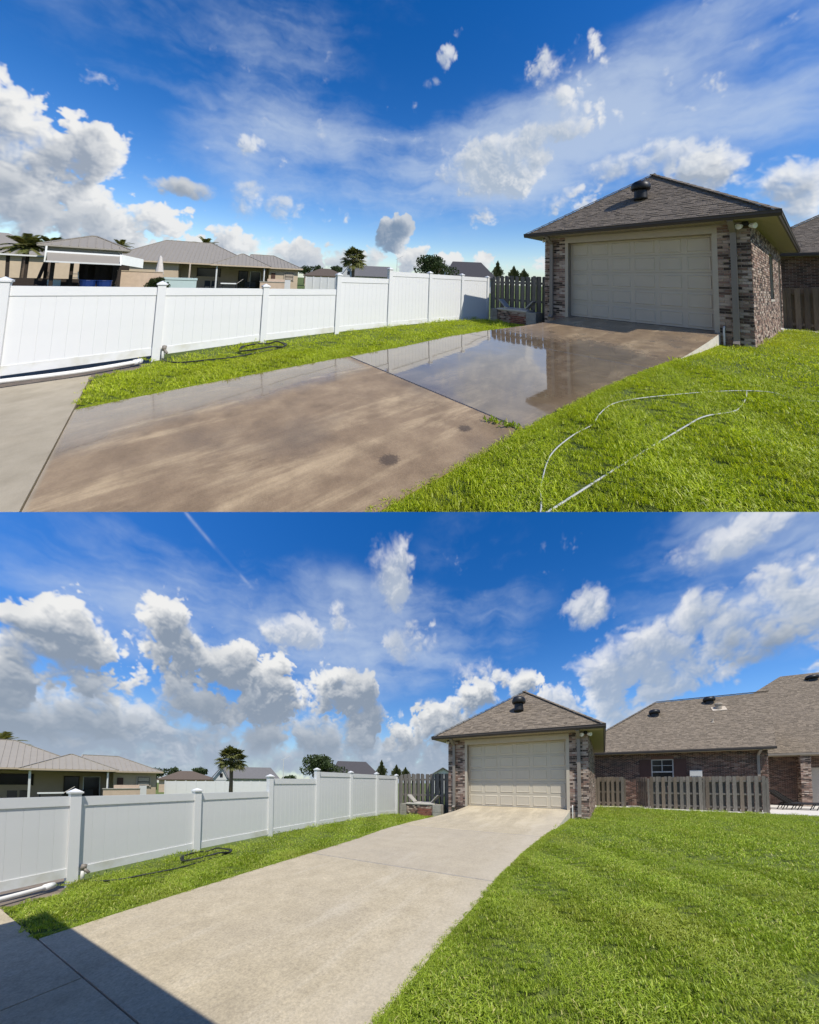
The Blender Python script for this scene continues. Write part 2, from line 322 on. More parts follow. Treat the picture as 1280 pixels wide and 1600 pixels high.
def concrete(name, wet):
    m = bpy.data.materials.new(name); m.use_nodes = True; t = NT(m.node_tree); b = t.n['Principled BSDF']
    v = t.new('ShaderNodeTexCoord').outputs['Object']; X, Y, Z = t.sep(v)
    fine = t.noise(v, 55, 6, .7); mid_ = t.noise(v, 3.2, 6, .62); large = t.noise(v, .7, 4, .55)
    streak = t.noise(t.vmath('MULTIPLY', v, (1.3, .24, 1)), 2.3, 8, .66, .4)
    if not wet:
        c = t.ramp(mid_, [(.2, (.345, .288, .19)), (.5, (.415, .35, .238)), (.8, (.48, .408, .282))])
        c = t.mix(t.smooth(large, .45, .68, 0., .4), c, (.34, .29, .21))
        c = t.mix(t.smooth(streak, .5, .75, 0., .4), c, (.56, .50, .39))
        k = t.math('MULTIPLY_ADD', fine, 1.1, .46); c = t.mix(1., c, t.comb(k, k, k), 'MULTIPLY')
        sp = t.noise(v, 27, 9, .78); c = t.mix(1., c, t.mix(0., t.ramp(sp, [(.3, (.74,)*3), (.5, (1.0,)*3), (.7, (1.2, 1.19, 1.16))]), (1, 1, 1)), 'MULTIPLY')
        c = t.mix(t.math('MULTIPLY', t.smooth(Y, 3.108, 3.112), t.smooth(Y, 6.664, 6.668, .32, 0.)), c, (.36, .315, .25)); c = t.mix(t.math('MULTIPLY', t.smooth(Y, 7., 9., 0., .5), t.smooth(streak, .42, .6)), c, (.56, .475, .32))
        # a paler swept margin along the lawn
        e = t.smooth(t.math('ADD', X, t.math('MULTIPLY', mid_, .35)), -2.35, -1.75, 0., .3); c = t.mix(e, c, (.50, .445, .35))
        rg = .9; h = fine
    else:
        c = t.ramp(mid_, [(.25, (.215, .145, .08)), (.5, (.32, .22, .125)), (.75, (.43, .305, .175))])
        c = t.mix(t.math('MULTIPLY', t.smooth(streak, .47, .66, 0., .9), t.smooth(t.noise(v, 1.6, 5, .6), .36, .62, .25, 1.)), c, (.58, .425, .245))
        c = t.mix(t.smooth(large, .5, .7, 0., .6), c, (.17, .125, .085))
        k = t.math('MULTIPLY_ADD', fine, .5, .75); c = t.mix(1., c, t.comb(k, k, k), 'MULTIPLY')
        for cx, cy, r in ((-2.36, 1.74, .095), (-2.33, 2.66, .08)):
            dd = t.vmath('LENGTH', t.vmath('MULTIPLY', t.vmath('SUBTRACT', t.comb(X, Y, 0.), (cx, cy, 0)), (1, 1, 0)))
            c = t.mix(t.smooth(t.math('ADD', dd, t.math('MULTIPLY', t.math('SUBTRACT', fine, .5), .12)), r*.55, r*1.15, .72, 0.), c, (.06, .042, .03))
        # standing water: the second slab and a film along the left edge of the first one
        wob = t.math('ADD', t.math('MULTIPLY', t.math('SUBTRACT', large, .5), 2.2), t.math('MULTIPLY', t.math('SUBTRACT', mid_, .5), .8))
        p2 = t.math('MULTIPLY', t.smooth(Y, 3.10, 3.13), t.smooth(t.math('ADD', Y, t.math('MULTIPLY_ADD', t.math('SUBTRACT', t.noise(v, 11, 4, .6), .5), 1.6, wob)), 7.2, 8.4, 1., .2))
        p2 = t.math('MULTIPLY', p2, t.smooth(t.math('ADD', X, t.math('MULTIPLY', wob, .35)), -2.3, -1.7, 1., .55))
        p3 = t.math('MULTIPLY', t.smooth(t.math('ADD', t.math('ADD', X, t.math('MULTIPLY', Y, .1)), t.math('MULTIPLY', wob, .55)), -5.1, -4.2, .8, 0.), t.smooth(Y, 2.9, 3.1, 1., 0.))
        p3 = t.math('MULTIPLY', p3, t.smooth(Y, -.55, -.5))
        p4 = t.math('MULTIPLY', t.smooth(t.math('SUBTRACT', mid_, t.math('MULTIPLY', Y, .0)), .52, .66, 0., .55), t.smooth(Y, 7., 8.))
        wet_ = t.math('MAXIMUM', t.math('MAXIMUM', p2, p3), p4)
        dry = t.math('MULTIPLY', t.smooth(Y, -.5, -.56), t.smooth(t.math('ADD', t.math('ADD', X, t.math('MULTIPLY', Y, .7)), t.math('MULTIPLY', wob, .5)), -6.4, -5.9, 0., 1.))
        dryc = t.ramp(mid_, [(.25, (.40, .34, .235)), (.75, (.53, .46, .33))])
        c = t.mix(t.smooth(Y, -.5, -.56, 0., .9), c, dryc)
        c = t.mix(t.math('MULTIPLY', wet_, .55), c, (.075, .058, .042)); t.put(b.inputs['Coat Weight'], t.math('MULTIPLY', wet_, .9)); b.inputs['Coat Roughness'].default_value = .03; b.inputs['Coat IOR'].default_value = 1.45
        rg = t.ramp(t.math('ADD', wet_, t.math('MULTIPLY', t.math('SUBTRACT', mid_, .5), .12)), [(0, (.46,)*3), (.35, (.3,)*3), (.7, (.085,)*3), (.95, (.02,)*3)])
        rg = t.math('MAXIMUM', rg, t.smooth(Y, -.5, -.56, 0., .75))
        h = t.math('MULTIPLY', fine, t.math('SUBTRACT', 1., t.math('MINIMUM', t.math('MULTIPLY', wet_, 1.05), .985)))
        b.inputs['Specular IOR Level'].default_value = .28
    t.put(b.inputs['Base Color'], c); t.put(b.inputs['Roughness'], rg)
    bn = t.new('ShaderNodeBump'); bn.inputs['Strength'].default_value = .35; bn.inputs['Distance'].default_value = .012
    t.put(bn.inputs['Height'], h); t.put(b.inputs['Normal'], bn.outputs[0])
    if wet:
        b2 = t.new('ShaderNodeBump'); b2.inputs['Strength'].default_value = .06; b2.inputs['Distance'].default_value = .02
        t.put(b2.inputs['Height'], t.noise(t.vmath('MULTIPLY', v, (1, 2.2, 1)), 3.5, 3, .5)); t.put(b2.inputs['Normal'], bn.outputs[0]); t.put(b.inputs['Normal'], b2.outputs[0])
    return m
M_wet = concrete('wet_concrete', True); M_dry = concrete('dry_concrete', False)

# ------------------------------------------------------------------ mesh builder
class MB:
    def __init__(s): s.v = []; s.f = []
    def add(s, vs, fs):
        o = len(s.v); s.v += [Vector(p) for p in vs]; s.f += [tuple(i+o for i in f) for f in fs]; return s
    def box(s, x0, x1, y0, y1, z0, z1):
        return s.add([(x0,y0,z0),(x1,y0,z0),(x1,y1,z0),(x0,y1,z0),(x0,y0,z1),(x1,y0,z1),(x1,y1,z1),(x0,y1,z1)],
                     [(0,3,2,1),(4,5,6,7),(0,1,5,4),(1,2,6,5),(2,3,7,6),(3,0,4,7)])
    def obox(s, c, d, M=None):
        M = M or Matrix.Identity(3); c = Vector(c); x, y, z = d[0]/2, d[1]/2, d[2]/2
        return s.add([c + M @ Vector(p) for p in [(-x,-y,-z),(x,-y,-z),(x,y,-z),(-x,y,-z),(-x,-y,z),(x,-y,z),(x,y,z),(-x,y,z)]],
                     [(0,3,2,1),(4,5,6,7),(0,1,5,4),(1,2,6,5),(2,3,7,6),(3,0,4,7)])
    def beam(s, a, b, w_, h_, up=(0, 0, 1)):
        a, b = Vector(a), Vector(b); d = (b-a); L = d.length; d.normalize(); up = Vector(up)
        sx = d.cross(up)
        if sx.length < 1e-4: sx = Vector((1, 0, 0))
        sx.normalize(); u = sx.cross(d); M = Matrix((sx, d, u)).transposed()
        return s.obox((a+b)/2, (w_, L, h_), M)
    def poly(s, pts): return s.add(pts, [tuple(range(len(pts)))])
    def slab(s, pts, off):
        off = Vector(off); n = len(pts); vs = [Vector(p) for p in pts] + [Vector(p)+off for p in pts]
        return s.add(vs, [tuple(range(n)), tuple(range(2*n-1, n-1, -1))] + [(i, n+i, n+(i+1) % n, (i+1) % n) for i in range(n)])
    def tube(s, path, r, n=7, closed=False):
        P = [Vector(p) for p in path]; vs = []; fs = []; m = len(P)
        for i, p in enumerate(P):
            d = (P[min(i+1, m-1)] - P[max(i-1, 0)]).normalized(); u = Vector((0, 0, 1)) if abs(d.z) < .9 else Vector((1, 0, 0))
            a = d.cross(u).normalized(); b = a.cross(d); rr = r[i] if isinstance(r, (list, tuple)) else r
            vs += [p + (a*cos(2*pi*k/n) + b*sin(2*pi*k/n))*rr for k in range(n)]
        for i in range(m-1):
            fs += [(i*n+k, i*n+(k+1) % n, (i+1)*n+(k+1) % n, (i+1)*n+k) for k in range(n)]
        fs += [tuple(range(n-1, -1, -1)), tuple((m-1)*n+k for k in range(n))]
        return s.add(vs, fs)
    def lathe(s, c, prof, n=16):
        c = Vector(c); vs = []; fs = []
        for r, z in prof: vs += [c + Vector((r*cos(2*pi*k/n), r*sin(2*pi*k/n), z)) for k in range(n)]
        for i in range(len(prof)-1): fs += [(i*n+k, i*n+(k+1) % n, (i+1)*n+(k+1) % n, (i+1)*n+k) for k in range(n)]
        fs += [tuple(range(n-1, -1, -1)), tuple((len(prof)-1)*n+k for k in range(n))]
        return s.add(vs, fs)
    def mesh(s, name, material, org=Vector((0, 0, 0)), smooth=False):
        me = bpy.data.meshes.new(name); me.from_pydata([tuple(p-org) for p in s.v], [], s.f)
        if material: me.materials.append(material)
        me.validate(); 
        if smooth:
            for p in me.polygons: p.use_smooth = True
        me.update(); return me
ORG = {}
def link(o): CUR.coll.objects.link(o); CUR.recv.objects.link(o)
def thing(name, label, cat, loc=(0, 0, 0), rz=0., group=None):
    o = bpy.data.objects.new(name, None); o.empty_display_size = .2; link(o)
    o.matrix_world = CUR.M @ Tr(*loc) @ Rz(rz)
    o['label'] = label; o['category'] = cat
    if group: o['group'] = group
    ORG[o.name] = Vector(loc) if rz == 0. else Vector((0, 0, 0))
    return o
def part(name, mb, material, parent, kind=None, label=None, smooth=False):
    og = ORG[parent.name]; me = mb.mesh(name, material, og, smooth)
    o = bpy.data.objects.new(name, me); link(o); o.parent = parent; ORG[o.name] = og
    if kind: o['kind'] = kind
    if label: o['label'] = label
    return o
def solo(name, mb, material, label, cat, loc=(0, 0, 0), group=None, kind=None, smooth=False):
    loc = Vector(loc); o = bpy.data.objects.new(name, mb.mesh(name, material, loc, smooth)); link(o)
    o.matrix_world = CUR.M @ Tr(*loc); o['label'] = label
    if cat: o['category'] = cat
    if group: o['group'] = group
    if kind: o['kind'] = kind
    ORG[o.name] = loc; return o
def struct(name, mb=None, material=None, smooth=False):
    o = bpy.data.objects.new(name, mb.mesh(name, material, Vector((0, 0, 0)), smooth) if mb else None); link(o)
    o.matrix_world = CUR.M.copy(); o['kind'] = 'structure'; ORG[o.name] = Vector((0, 0, 0)); return o
def inst(name, me, parent, loc, rz=0., sc=(1, 1, 1), rx=0.):
    o = bpy.data.objects.new(name, me); link(o); o.parent = parent
    o.location = Vector(loc) - ORG[parent.name]; o.rotation_euler = (rx, 0, rz); o.scale = sc; return o
def lerp(x, tab):
    if x <= tab[0][0]: return tab[0][1]
    for (a, p), (b, q) in zip(tab, tab[1:]):
        if x <= b: return p + (q-p)*(x-a)/(b-a)
    return tab[-1][1]
def polar(az, d, z=0.):
    """heading az (degrees, as seen from the wet lot's camera) and distance -> place coordinates"""
    a = R_(az - AXIS); return (d*sin(a), d*cos(a), z)

# ------------------------------------------------------------------ the lie of the land (place coordinates)
DRIVE_Z = [(-4, -1.83), (-.5, -1.67), (0, -1.63), (1, -1.57), (2, -1.51), (3, -1.46), (4, -1.42), (5, -1.38), (6, -1.34), (7, -1.29), (8, -1.24), (9, -1.18), (10, -1.11), (11.45, -.985)]
DRIVE_L = [(-.6, -5.6), (3.2, -5.61), (4.6, -5.68), (6.0, -5.86), (7.4, -5.78), (9, -5.52), (10.2, -5.42), (11.5, -5.40)]
DRIVE_R = [(-.6, -1.86), (1.5, -1.92), (3, -1.91), (5, -1.87), (6.5, -1.77), (8, -1.68), (11.5, -1.61)]
LAWN_Z = [(-5, -1.77), (0, -1.635), (1, -1.575), (3, -1.465), (5, -1.385), (6.5, -1.315), (7.5, -1.28), (8.5, -1.275), (9.5, -1.285), (11.25, -1.30), (20, -1.40), (30, -1.42)]
STRIP_Z = [(-3, -1.83), (-.5, -1.71), (2, -1.55), (5, -1.49), (7, -1.46), (9, -1.46), (11.7, -1.55), (13, -1.58)]
POSTS = [(-7.69, -1.65, -1.70, -.155), (-7.90, .26, -1.635, -.17), (-8.11, 2.21, -1.56, -.185), (-8.32, 4.16, -1.525, .16), (-8.52, 6.03, -1.51, .414), (-8.73, 7.92, -1.505, .38), (-8.94, 9.83, -1.515, .385), (-9.14, 11.69, -1.585, .355)]
TOPS = [-.295, -.30, -.30, .045, .285, .275, .265]
fence_s = lambda t: -7.87 - .1083*(t - 0)
drive_z = lambda t: lerp(t, DRIVE_Z)
def strip_z(s, t):
    sl = lerp(t, DRIVE_L); a = lerp(t, STRIP_Z); b = drive_z(t) - .03
    f = max(0., min(1., (s - (sl-.9))/.9)); f = f*f*(3-2*f)
    return a + (b-a)*f*(1. if t < 7 else max(0, 1-(t-7)/3.5))
def lawn_z(s, t):
    return lerp(t, LAWN_Z) - .012*max(0, s) + .018*sin(s*1.3+t*.7)
def grid(sf, ts, n, zf):
    mb = MB(); vs = []; fs = []
    for t in ts:
        a, b = sf(t)
        for i in range(n+1):
            s_ = a + (b-a)*i/n; vs.append((s_, t, zf(s_, t)))
    for j in range(len(ts)-1):
        for i in range(n): k = j*(n+1)+i; fs.append((k, k+1, k+n+2, k+n+1))
    return mb.add(vs, fs)
def frange(a, b, n): return [a + (b-a)*i/n for i in range(n+1)]
def bounds_right(t):
    a = lerp(t, DRIVE_R) if t < 11.46 else -1.25
    return (a, min(3.5, 2.0*t)) if CUR is WET else (a, min(11., -.55 + (t+1.55)*.56))

def build_ground():
    # one wide sheet on this lot's side of the camera, out to the horizon
    a0, a1 = (-62.5, 117.5) if CUR is WET else (117.5, 297.5)
    inv = CUR.M.inverted(); vs = []; fs = []; rings = [.0, 3, 12, 40, 150, 500, 1600]; n = 24
    for r in rings:
        for k in range(n+1):
            a = R_(a0 + (a1-a0)*k/n); p = inv @ Vector((r*sin(a), r*cos(a), 0)); vs.append((p.x, p.y, -1.98))
    for i in range(len(rings)-1):
        for k in range(n): q = i*(n+1)+k; fs.append((q, q+n+1, q+n+2, q+1))
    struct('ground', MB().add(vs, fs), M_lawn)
    t0 = .25 if CUR is WET else -1.25
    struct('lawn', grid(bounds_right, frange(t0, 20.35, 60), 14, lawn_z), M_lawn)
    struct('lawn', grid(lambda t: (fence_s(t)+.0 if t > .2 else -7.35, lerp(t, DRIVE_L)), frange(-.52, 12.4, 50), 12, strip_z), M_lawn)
    struct('dirt_strip', grid(lambda t: (fence_s(t)-1.2, -7.30), frange(-2.6, .4, 8), 3, lambda s, t: -1.735+.03*t), M_dirt)

def slab_mesh(t0, t1, n, sl, sr, zf, depth):
    mb = MB(); ts = frange(t0, t1, n); vs = []; fs = []; m = 8
    for t in ts:
        a, b = sl(t), sr(t)
        for i in range(m+1): s_ = a+(b-a)*i/m; vs.append((s_, t, zf(t)))
    for j in range(n):
        for i in range(m): k = j*(m+1)+i; fs.append((k, k+1, k+m+2, k+m+1))
    mb.add(vs, fs); sk = MB()
    for side, f in ((-1, sl), (1, sr)):
        o = []; 
        for t in ts: o += [(f(t), t, zf(t)-.0), (f(t)+.0, t, zf(t)-depth)]
        q = [(2*i, 2*i+2, 2*i+3, 2*i+1) if side > 0 else (2*i, 2*i+1, 2*i+3, 2*i+2) for i in range(n)]
        sk.add(o, q)
    for t in (t0, t1):
        sk.add([(sl(t), t, zf(t)), (sr(t), t, zf(t)), (sr(t), t, zf(t)-depth), (sl(t), t, zf(t)-depth)], [(0, 1, 2, 3)])
    return mb, sk
def build_drive():
    m = M_wet if CUR is WET else M_dry
    d = struct('driveway')
    for t0, t1, n in ((-.54, 3.09, 14), (3.122, 6.655, 14), (6.68, 11.46, 20)):
        top, side = slab_mesh(t0, t1, n, lambda t: lerp(t, DRIVE_L), lambda t: lerp(t, DRIVE_R), drive_z, .5)
        o = part('driveway_slab', top, m, d); part('slab_edge', side, M_slabside if not(CUR is WET and t1 < 5) else m, o)
    a = struct('apron')
    cuts = ((-7.28, -4.315), (-4.30, -1.75)) if CUR is DRY else ((-7.28, -1.75),)
    for s0, s1 in cuts:
        mb = MB()
        lo = (lambda s: -4.0) if CUR is DRY else (lambda s: .36*s - .1)
        hi = -.555
        n = 10
        vs = []; fs = []
        for i in range(n+1):
            s_ = s0 + (s1-s0)*i/n
            t_ = min(lo(s_), hi-.05); vs += [(s_, hi, drive_z(hi)), (s_, t_, drive_z(t_)), (s_, hi, drive_z(hi)-.15), (s_, t_, drive_z(t_)-.15)]
        for i in range(n): k = 4*i; fs += [(k, k+1, k+5, k+4), (k, k+4, k+6, k+2), (k+1, k+3, k+7, k+5)]
        fs += [(0, 2, 3, 1), (4*n, 4*n+1, 4*n+3, 4*n+2)]
        part('apron_slab', mb.add(vs, fs), m, a)

# ------------------------------------------------------------------ grass
def tuft_set(key, big):
    c = bpy.data.collections.new('tufts_' + key)
    for k in range(4):
        rnd = random.Random(50+k+(10 if big else 0)); mb = MB()
        for _ in range(90 if not big else 80):
            r = (.16 if not big else .3)*sqrt(rnd.random()); a = rnd.uniform(0, 2*pi); x, y = r*cos(a), r*sin(a)
            h = rnd.uniform(.022, .056); b = rnd.uniform(0, 2*pi); lean = rnd.uniform(.3, 1.3)*h; wd = rnd.uniform(.0028, .0052)*(1.5 if big else 1)
            dx, dy = cos(b), sin(b); px, py = -dy*wd, dx*wd
            if rnd.random() < .12: h *= 1.3
            p = [(0, 0, 1), (.35*lean, .62*h, .95), (lean*.95, h*.92, .5), (lean*1.35, h*.86, .04)]
            vs = []
            for q, z, f in p: vs += [(x+dx*q-px*f, y+dy*q-py*f, z), (x+dx*q+px*f, y+dy*q+py*f, z)]
            mb.add(vs, [(0, 1, 3, 2), (2, 3, 5, 4), (4, 5, 7, 6)])
        o = bpy.data.objects.new('grass_tuft', mb.mesh('grass_tuft', M_grass_bright if CUR is WET else M_grass)); c.objects.link(o)
        CUR.recv.objects.link(o)
    return c
def scatter(name, pts, coll, label):
    me = bpy.data.meshes.new(name); me.from_pydata([p[:3] for p in pts], [], [])
    ar = me.attributes.new('turn', 'FLOAT_VECTOR', 'POINT'); ar.data.foreach_set('vector', [c for p in pts for c in (p[4], p[5], p[3])])
    asx = me.attributes.new('size', 'FLOAT', 'POINT'); asx.data.foreach_set('value', [p[6] for p in pts])
    g = bpy.data.node_groups.new(name, 'GeometryNodeTree')
    g.interface.new_socket('Geometry', in_out='INPUT', socket_type='NodeSocketGeometry'); g.interface.new_socket('Geometry', in_out='OUTPUT', socket_type='NodeSocketGeometry')
    n = NT(g); gi = n.new('NodeGroupInput'); go = n.new('NodeGroupOutput'); ip = n.new('GeometryNodeInstanceOnPoints'); ci_ = n.new('GeometryNodeCollectionInfo')
    ci_.inputs['Collection'].default_value = coll; ci_.inputs['Separate Children'].default_value = True; ci_.inputs['Reset Children'].default_value = True
    na = n.new('GeometryNodeInputNamedAttribute', data_type='FLOAT_VECTOR'); na.inputs['Name'].default_value = 'turn'
    nb = n.new('GeometryNodeInputNamedAttribute', data_type='FLOAT'); nb.inputs['Name'].default_value = 'size'
    n.l.new(gi.outputs[0], ip.inputs['Points']); n.l.new(ci_.outputs[0], ip.inputs['Instance']); ip.inputs['Pick Instance'].default_value = True
    n.l.new(na.outputs[0], ip.inputs['Rotation']); n.l.new(nb.outputs[0], ip.inputs['Scale']); n.l.new(ip.outputs[0], go.inputs[0])
    o = bpy.data.objects.new(name, me); link(o); o.matrix_world = CUR.M.copy(); o['kind'] = 'stuff'; o['label'] = label; o['category'] = 'grass'
    o.modifiers.new('scatter', 'NODES').node_group = g; ORG[o.name] = Vector((0, 0, 0)); return o
def build_grass():
    rnd = random.Random(11 if CUR is WET else 12); cx, cy = (0, 0) if CUR is WET else (-.58, -1.59)
    near, far = tuft_set(CUR.key + '_near', False), tuft_set(CUR.key + '_far', True)
    P = {'rn': [], 'rf': [], 'ln': [], 'lf': []}
    def turn_(s_, t_):
        # mown in passes: the blades of each pass lie over one way
        r = rnd.uniform(0, 6.28); q = sin((s_*.80 + t_*.60)*2*pi/1.15); tau = .34*max(-1, min(1, q*3)); ph = R_(37)
        return r, tau*cos(ph-r)+rnd.gauss(0, .09), tau*sin(ph-r)+rnd.gauss(0, .09)
    def put(side, s_, t_, z, d):
        # patchy height, uneven mowing
        k = 1 + .25*sin(s_*2.1+sin(t_*1.7)*1.5)*sin(t_*1.9+s_)
        if d < 7.5: P[side+'n'].append((s_, t_, z, *turn_(s_, t_), rnd.uniform(.52, .85)*k))
        else: P[side+'f'].append((s_, t_, z, *turn_(s_, t_), rnd.uniform(.6, .95)*k))
    def dens_(d): return 150 if d < 4.5 else (100 if d < 7.5 else (32 if d < 13 else 21))
    for side, (S0, S1, T0, T1) in (('r', (-2.1, 11, -1.25, 20.4)), ('l', (-9.3, -5.2, -.55, 12.2))):
        step = .12
        t = T0
        while t < T1:
            s_ = S0
            while s_ < S1:
                d = sqrt((s_-cx)**2 + (t-cy)**2); q = dens_(d)*step*step
                while q > 0:
                    if rnd.random() < q:
                        a, b = s_+rnd.random()*step, t+rnd.random()*step
                        if side == 'r':
                            lo, hi = bounds_right(b)
                            ok = b > (.3 if CUR is WET else -1.2) and a > lo + (rnd.uniform(.05, .16) if b < 11.4 else .25) and a < hi and not (a < -1.0 and b > 11.1) and b < 20.0
                            if ok: put(side, a, b, lawn_z(a, b)+.004, d)
                        else:
                            ok = a < lerp(b, DRIVE_L) - rnd.uniform(.05, .16) and a > fence_s(b)+.12 and b > -.5 and not (b > 11.4 and a > -8.9) and b < 11.9
                            if b < .15: ok = ok and a > -7.28 - .3*max(0, b)
                            if ok: put(side, a, b, strip_z(a, b)+.004, d)
                    q -= 1
                s_ += step
            t += step
    # short growth right along the edges of the slabs
    for _ in range(5200):
        b = rnd.uniform(-.5, 11.2); 
        if rnd.random() < .5:
            a = lerp(b, DRIVE_R) + abs(rnd.gauss(.03, .035)); z = lawn_z(a, b)
            if not (b > (.3 if CUR is WET else -1.1) and a < bounds_right(b)[1]): continue
            sd = 'r'
        else: a = lerp(b, DRIVE_L) - abs(rnd.gauss(.03, .035)); z = strip_z(a, b); sd = 'l'
        d = sqrt((a-cx)**2+(b-cy)**2); P[sd+'n'].append((a, b, z+.002, rnd.uniform(0, 6.28), rnd.gauss(0, .15), rnd.gauss(0, .15), rnd.uniform(.28, .5)))
    wd = 'wet' if CUR is WET else 'dry'
    scatter('grass', P['rn'], near, 'bright mown grass at the near right of the %s driveway' % wd)
    scatter('grass', P['rf'], far, 'farther bright grass between the %s driveway and the brick walls' % wd)
    scatter('grass', P['ln'], near, 'near grass strip between white fence and %s driveway' % wd)
    scatter('grass', P['lf'], far, 'far end of the grass strip by the white fence and %s driveway' % wd)

# ------------------------------------------------------------------ fences
def build_vinyl_fence():
    wd = 'wet' if CUR is WET else 'dry'
    t = thing('vinyl_fence', 'white vinyl privacy fence stepping up along the grass strip of the %s driveway' % wd, 'fence', (-7.9, .26, -1.64))
    bm = {}
    for i, (s0, t0, zb, zc) in enumerate(POSTS):
        h = .0635
        p = part('post', MB().box(s0-h, s0+h, t0-h, t0+h, zb-.25, zc-.075), M_vinyl, t)
        c = MB(); w_ = .083; z0 = zc-.078
        c.box(s0-w_, s0+w_, t0-w_, t0+w_, z0, z0+.028)
        c.box(s0-w_+.014, s0+w_-.014, t0-w_+.014, t0+w_-.014, z0-.014, z0)
        v = [(s0-w_+.006, t0-w_+.006, z0+.028), (s0+w_-.006, t0-w_+.006, z0+.028), (s0+w_-.006, t0+w_-.006, z0+.028), (s0-w_+.006, t0+w_-.006, z0+.028), (s0, t0, zc)]
        c.add(v, [(0, 1, 4), (1, 2, 4), (2, 3, 4), (3, 0, 4)])
        part('post_cap', c, M_vinyl, p)
    for i in range(7):
        a, b = POSTS[i], POSTS[i+1]; A, B_ = Vector((a[0], a[1], 0)), Vector((b[0], b[1], 0)); d = (B_-A).normalized(); L = (B_-A).length
        p0, p1 = A + d*.064, B_ - d*.064; zt = TOPS[i]; za, zb_ = a[2]+.07, b[2]+.07
        nr = Vector((d.y, -d.x, 0))
        def rail(z0a, z0b, h, wd_):
            m_ = MB(); q = []
            for p, z in ((p0, z0a), (p1, z0b)):
                for sx in (-1, 1): q += [p + nr*sx*wd_/2 + Vector((0, 0, z)), p + nr*sx*wd_/2 + Vector((0, 0, z+h))]
            return m_.add(q, [(0, 1, 3, 2), (4, 6, 7, 5), (0, 4, 5, 1), (2, 3, 7, 6), (1, 5, 7, 3), (0, 2, 6, 4)])
        part('top_rail', rail(zt-.15, zt-.15, .15, .052), M_vinyl, t)
        part('bottom_rail', rail(za, zb_, .14, .052), M_vinyl_low, t)
        n = 11; cl = (p1-p0).length; bw = cl/n; ang = atan2(d.y, d.x)
        for k in range(n):
            c = p0 + d*(bw*(k+.5)); z0 = za + (zb_-za)*(k+.5)/n + .135; hh = zt-.147-z0
            key = round(bw, 3)
            if key not in bm: bm[key] = MB().add([(-bw/2+.0022, -.011, 0), (bw/2-.0022, -.011, 0), (bw/2, -.0075, 0), (bw/2, .011, 0), (-bw/2, .011, 0), (-bw/2, -.0075, 0)] + [(-bw/2+.0022, -.011, 1), (bw/2-.0022, -.011, 1), (bw/2, -.0075, 1), (bw/2, .011, 1), (-bw/2, .011, 1), (-bw/2, -.0075, 1)],
                [(0, 1, 7, 6), (1, 2, 8, 7), (5, 0, 6, 11), (3, 4, 10, 9), (2, 3, 9, 8), (4, 5, 11, 10)]).mesh('board', M_vinyl)
            inst('board', bm[key], t, (c.x, c.y, z0), ang, (1, 1, hh))
    return t

def picket_mesh(w_, h_, th=.018, dog=True):
    c = .03 if dog else 0
    o = [(-w_/2, 0), (w_/2, 0), (w_/2, h_-c), (w_/2-c, h_), (-w_/2+c, h_), (-w_/2, h_-c)]
    return MB().add([(x, -th/2, z) for x, z in o] + [(x, th/2, z) for x, z in o], [(0, 1, 2, 3, 4, 5), (11, 10, 9, 8, 7, 6)] + [(i, 6+i, 6+(i+1) % 6, (i+1) % 6) for i in range(6)])
def shadowbox(t, a, b, z0, z1, n, mats, rails=3, posts=True, w_=.14, seed=1):
    """pickets alternating on both faces of the rails from a to b (s, t)"""
    rnd = random.Random(seed); A, B_ = Vector((*a, 0)), Vector((*b, 0)); d = (B_-A).normalized(); L = (B_-A).length; nr = Vector((d.y, -d.x, 0)); ang = atan2(d.y, d.x)
    ms = [picket_mesh(w_, z1-z0).mesh('picket', m) for m in mats]
    for k in range(rails):
        z = z0 + (z1-z0)*(.12 + .74*k/(rails-1))
        part('rail', MB().beam(A+Vector((0, 0, z)), B_+Vector((0, 0, z)), .078, .085), mats[0], t)
    step = L/n
    for k in range(n):
        for f, off in ((1, 0), (-1, .5)):
            u = step*(k+.5+off)
            if u > L-.02: continue
            p = A + d*u + nr*f*.052 + Vector((0, 0, z0 + rnd.uniform(-.012, .012)))
            o = inst('picket', rnd.choice(ms), t, p, ang + rnd.gauss(0, .012), (rnd.uniform(.95, 1.03), 1, rnd.uniform(.992, 1.008)))
            o.rotation_euler[1] = rnd.gauss(0, .006)
    if posts:
        for u in ([0, L] if L < 3 else [0, L/2, L]):
            p = A + d*u - nr*.005; part('fence_post', MB().obox((p.x, p.y, (z0+z1)/2-.1), (.09, .09, z1-z0), Matrix.Rotation(ang, 3, 'Z')), mats[0], t)

def build_wood_fences():
    wd = 'wet' if CUR is WET else 'dry'
    t = thing('wood_fence', 'grey weathered picket fence behind the brick block left of the garage, %s lot' % wd, 'fence', (-7.7, 12.05, -1.58))
    shadowbox(t, (-9.16, 12.05), (-6.26, 12.05), -1.58, .36, 12, [M_gwood], 3, seed=3)
    m = M_bwood
    t = thing('wood_fence', 'short brown board fence between garage and house wall, %s lot' % wd, 'fence', (-.3, 20.6, -1.36))
    shadowbox(t, (-.98, 20.6), (.42, 20.6), -1.36, .31, 6, [M_bwood, M_bwood, M_gwood], 3, posts=True, seed=4)
    if CUR is DRY:
        t = thing('wood_fence', 'long weathered picket fence in front of the house window and wall', 'fence', (3.8, 20.6, -1.42))
        shadowbox(t, (1.5, 20.6), (6.1, 20.6), -1.42, .31, 18, [M_gwood, M_gwood, M_bwood], 3, seed=5)
        t = thing('wood_gate', 'dark slatted gate turned edge on at the end of the long picket fence', 'gate', (1.2, 21.6, -1.4))
        shadowbox(t, (1.12, 22.5), (1.46, 20.72), -1.4, .29, 6, [M_bwood], 3, posts=False, w_=.12, seed=6)

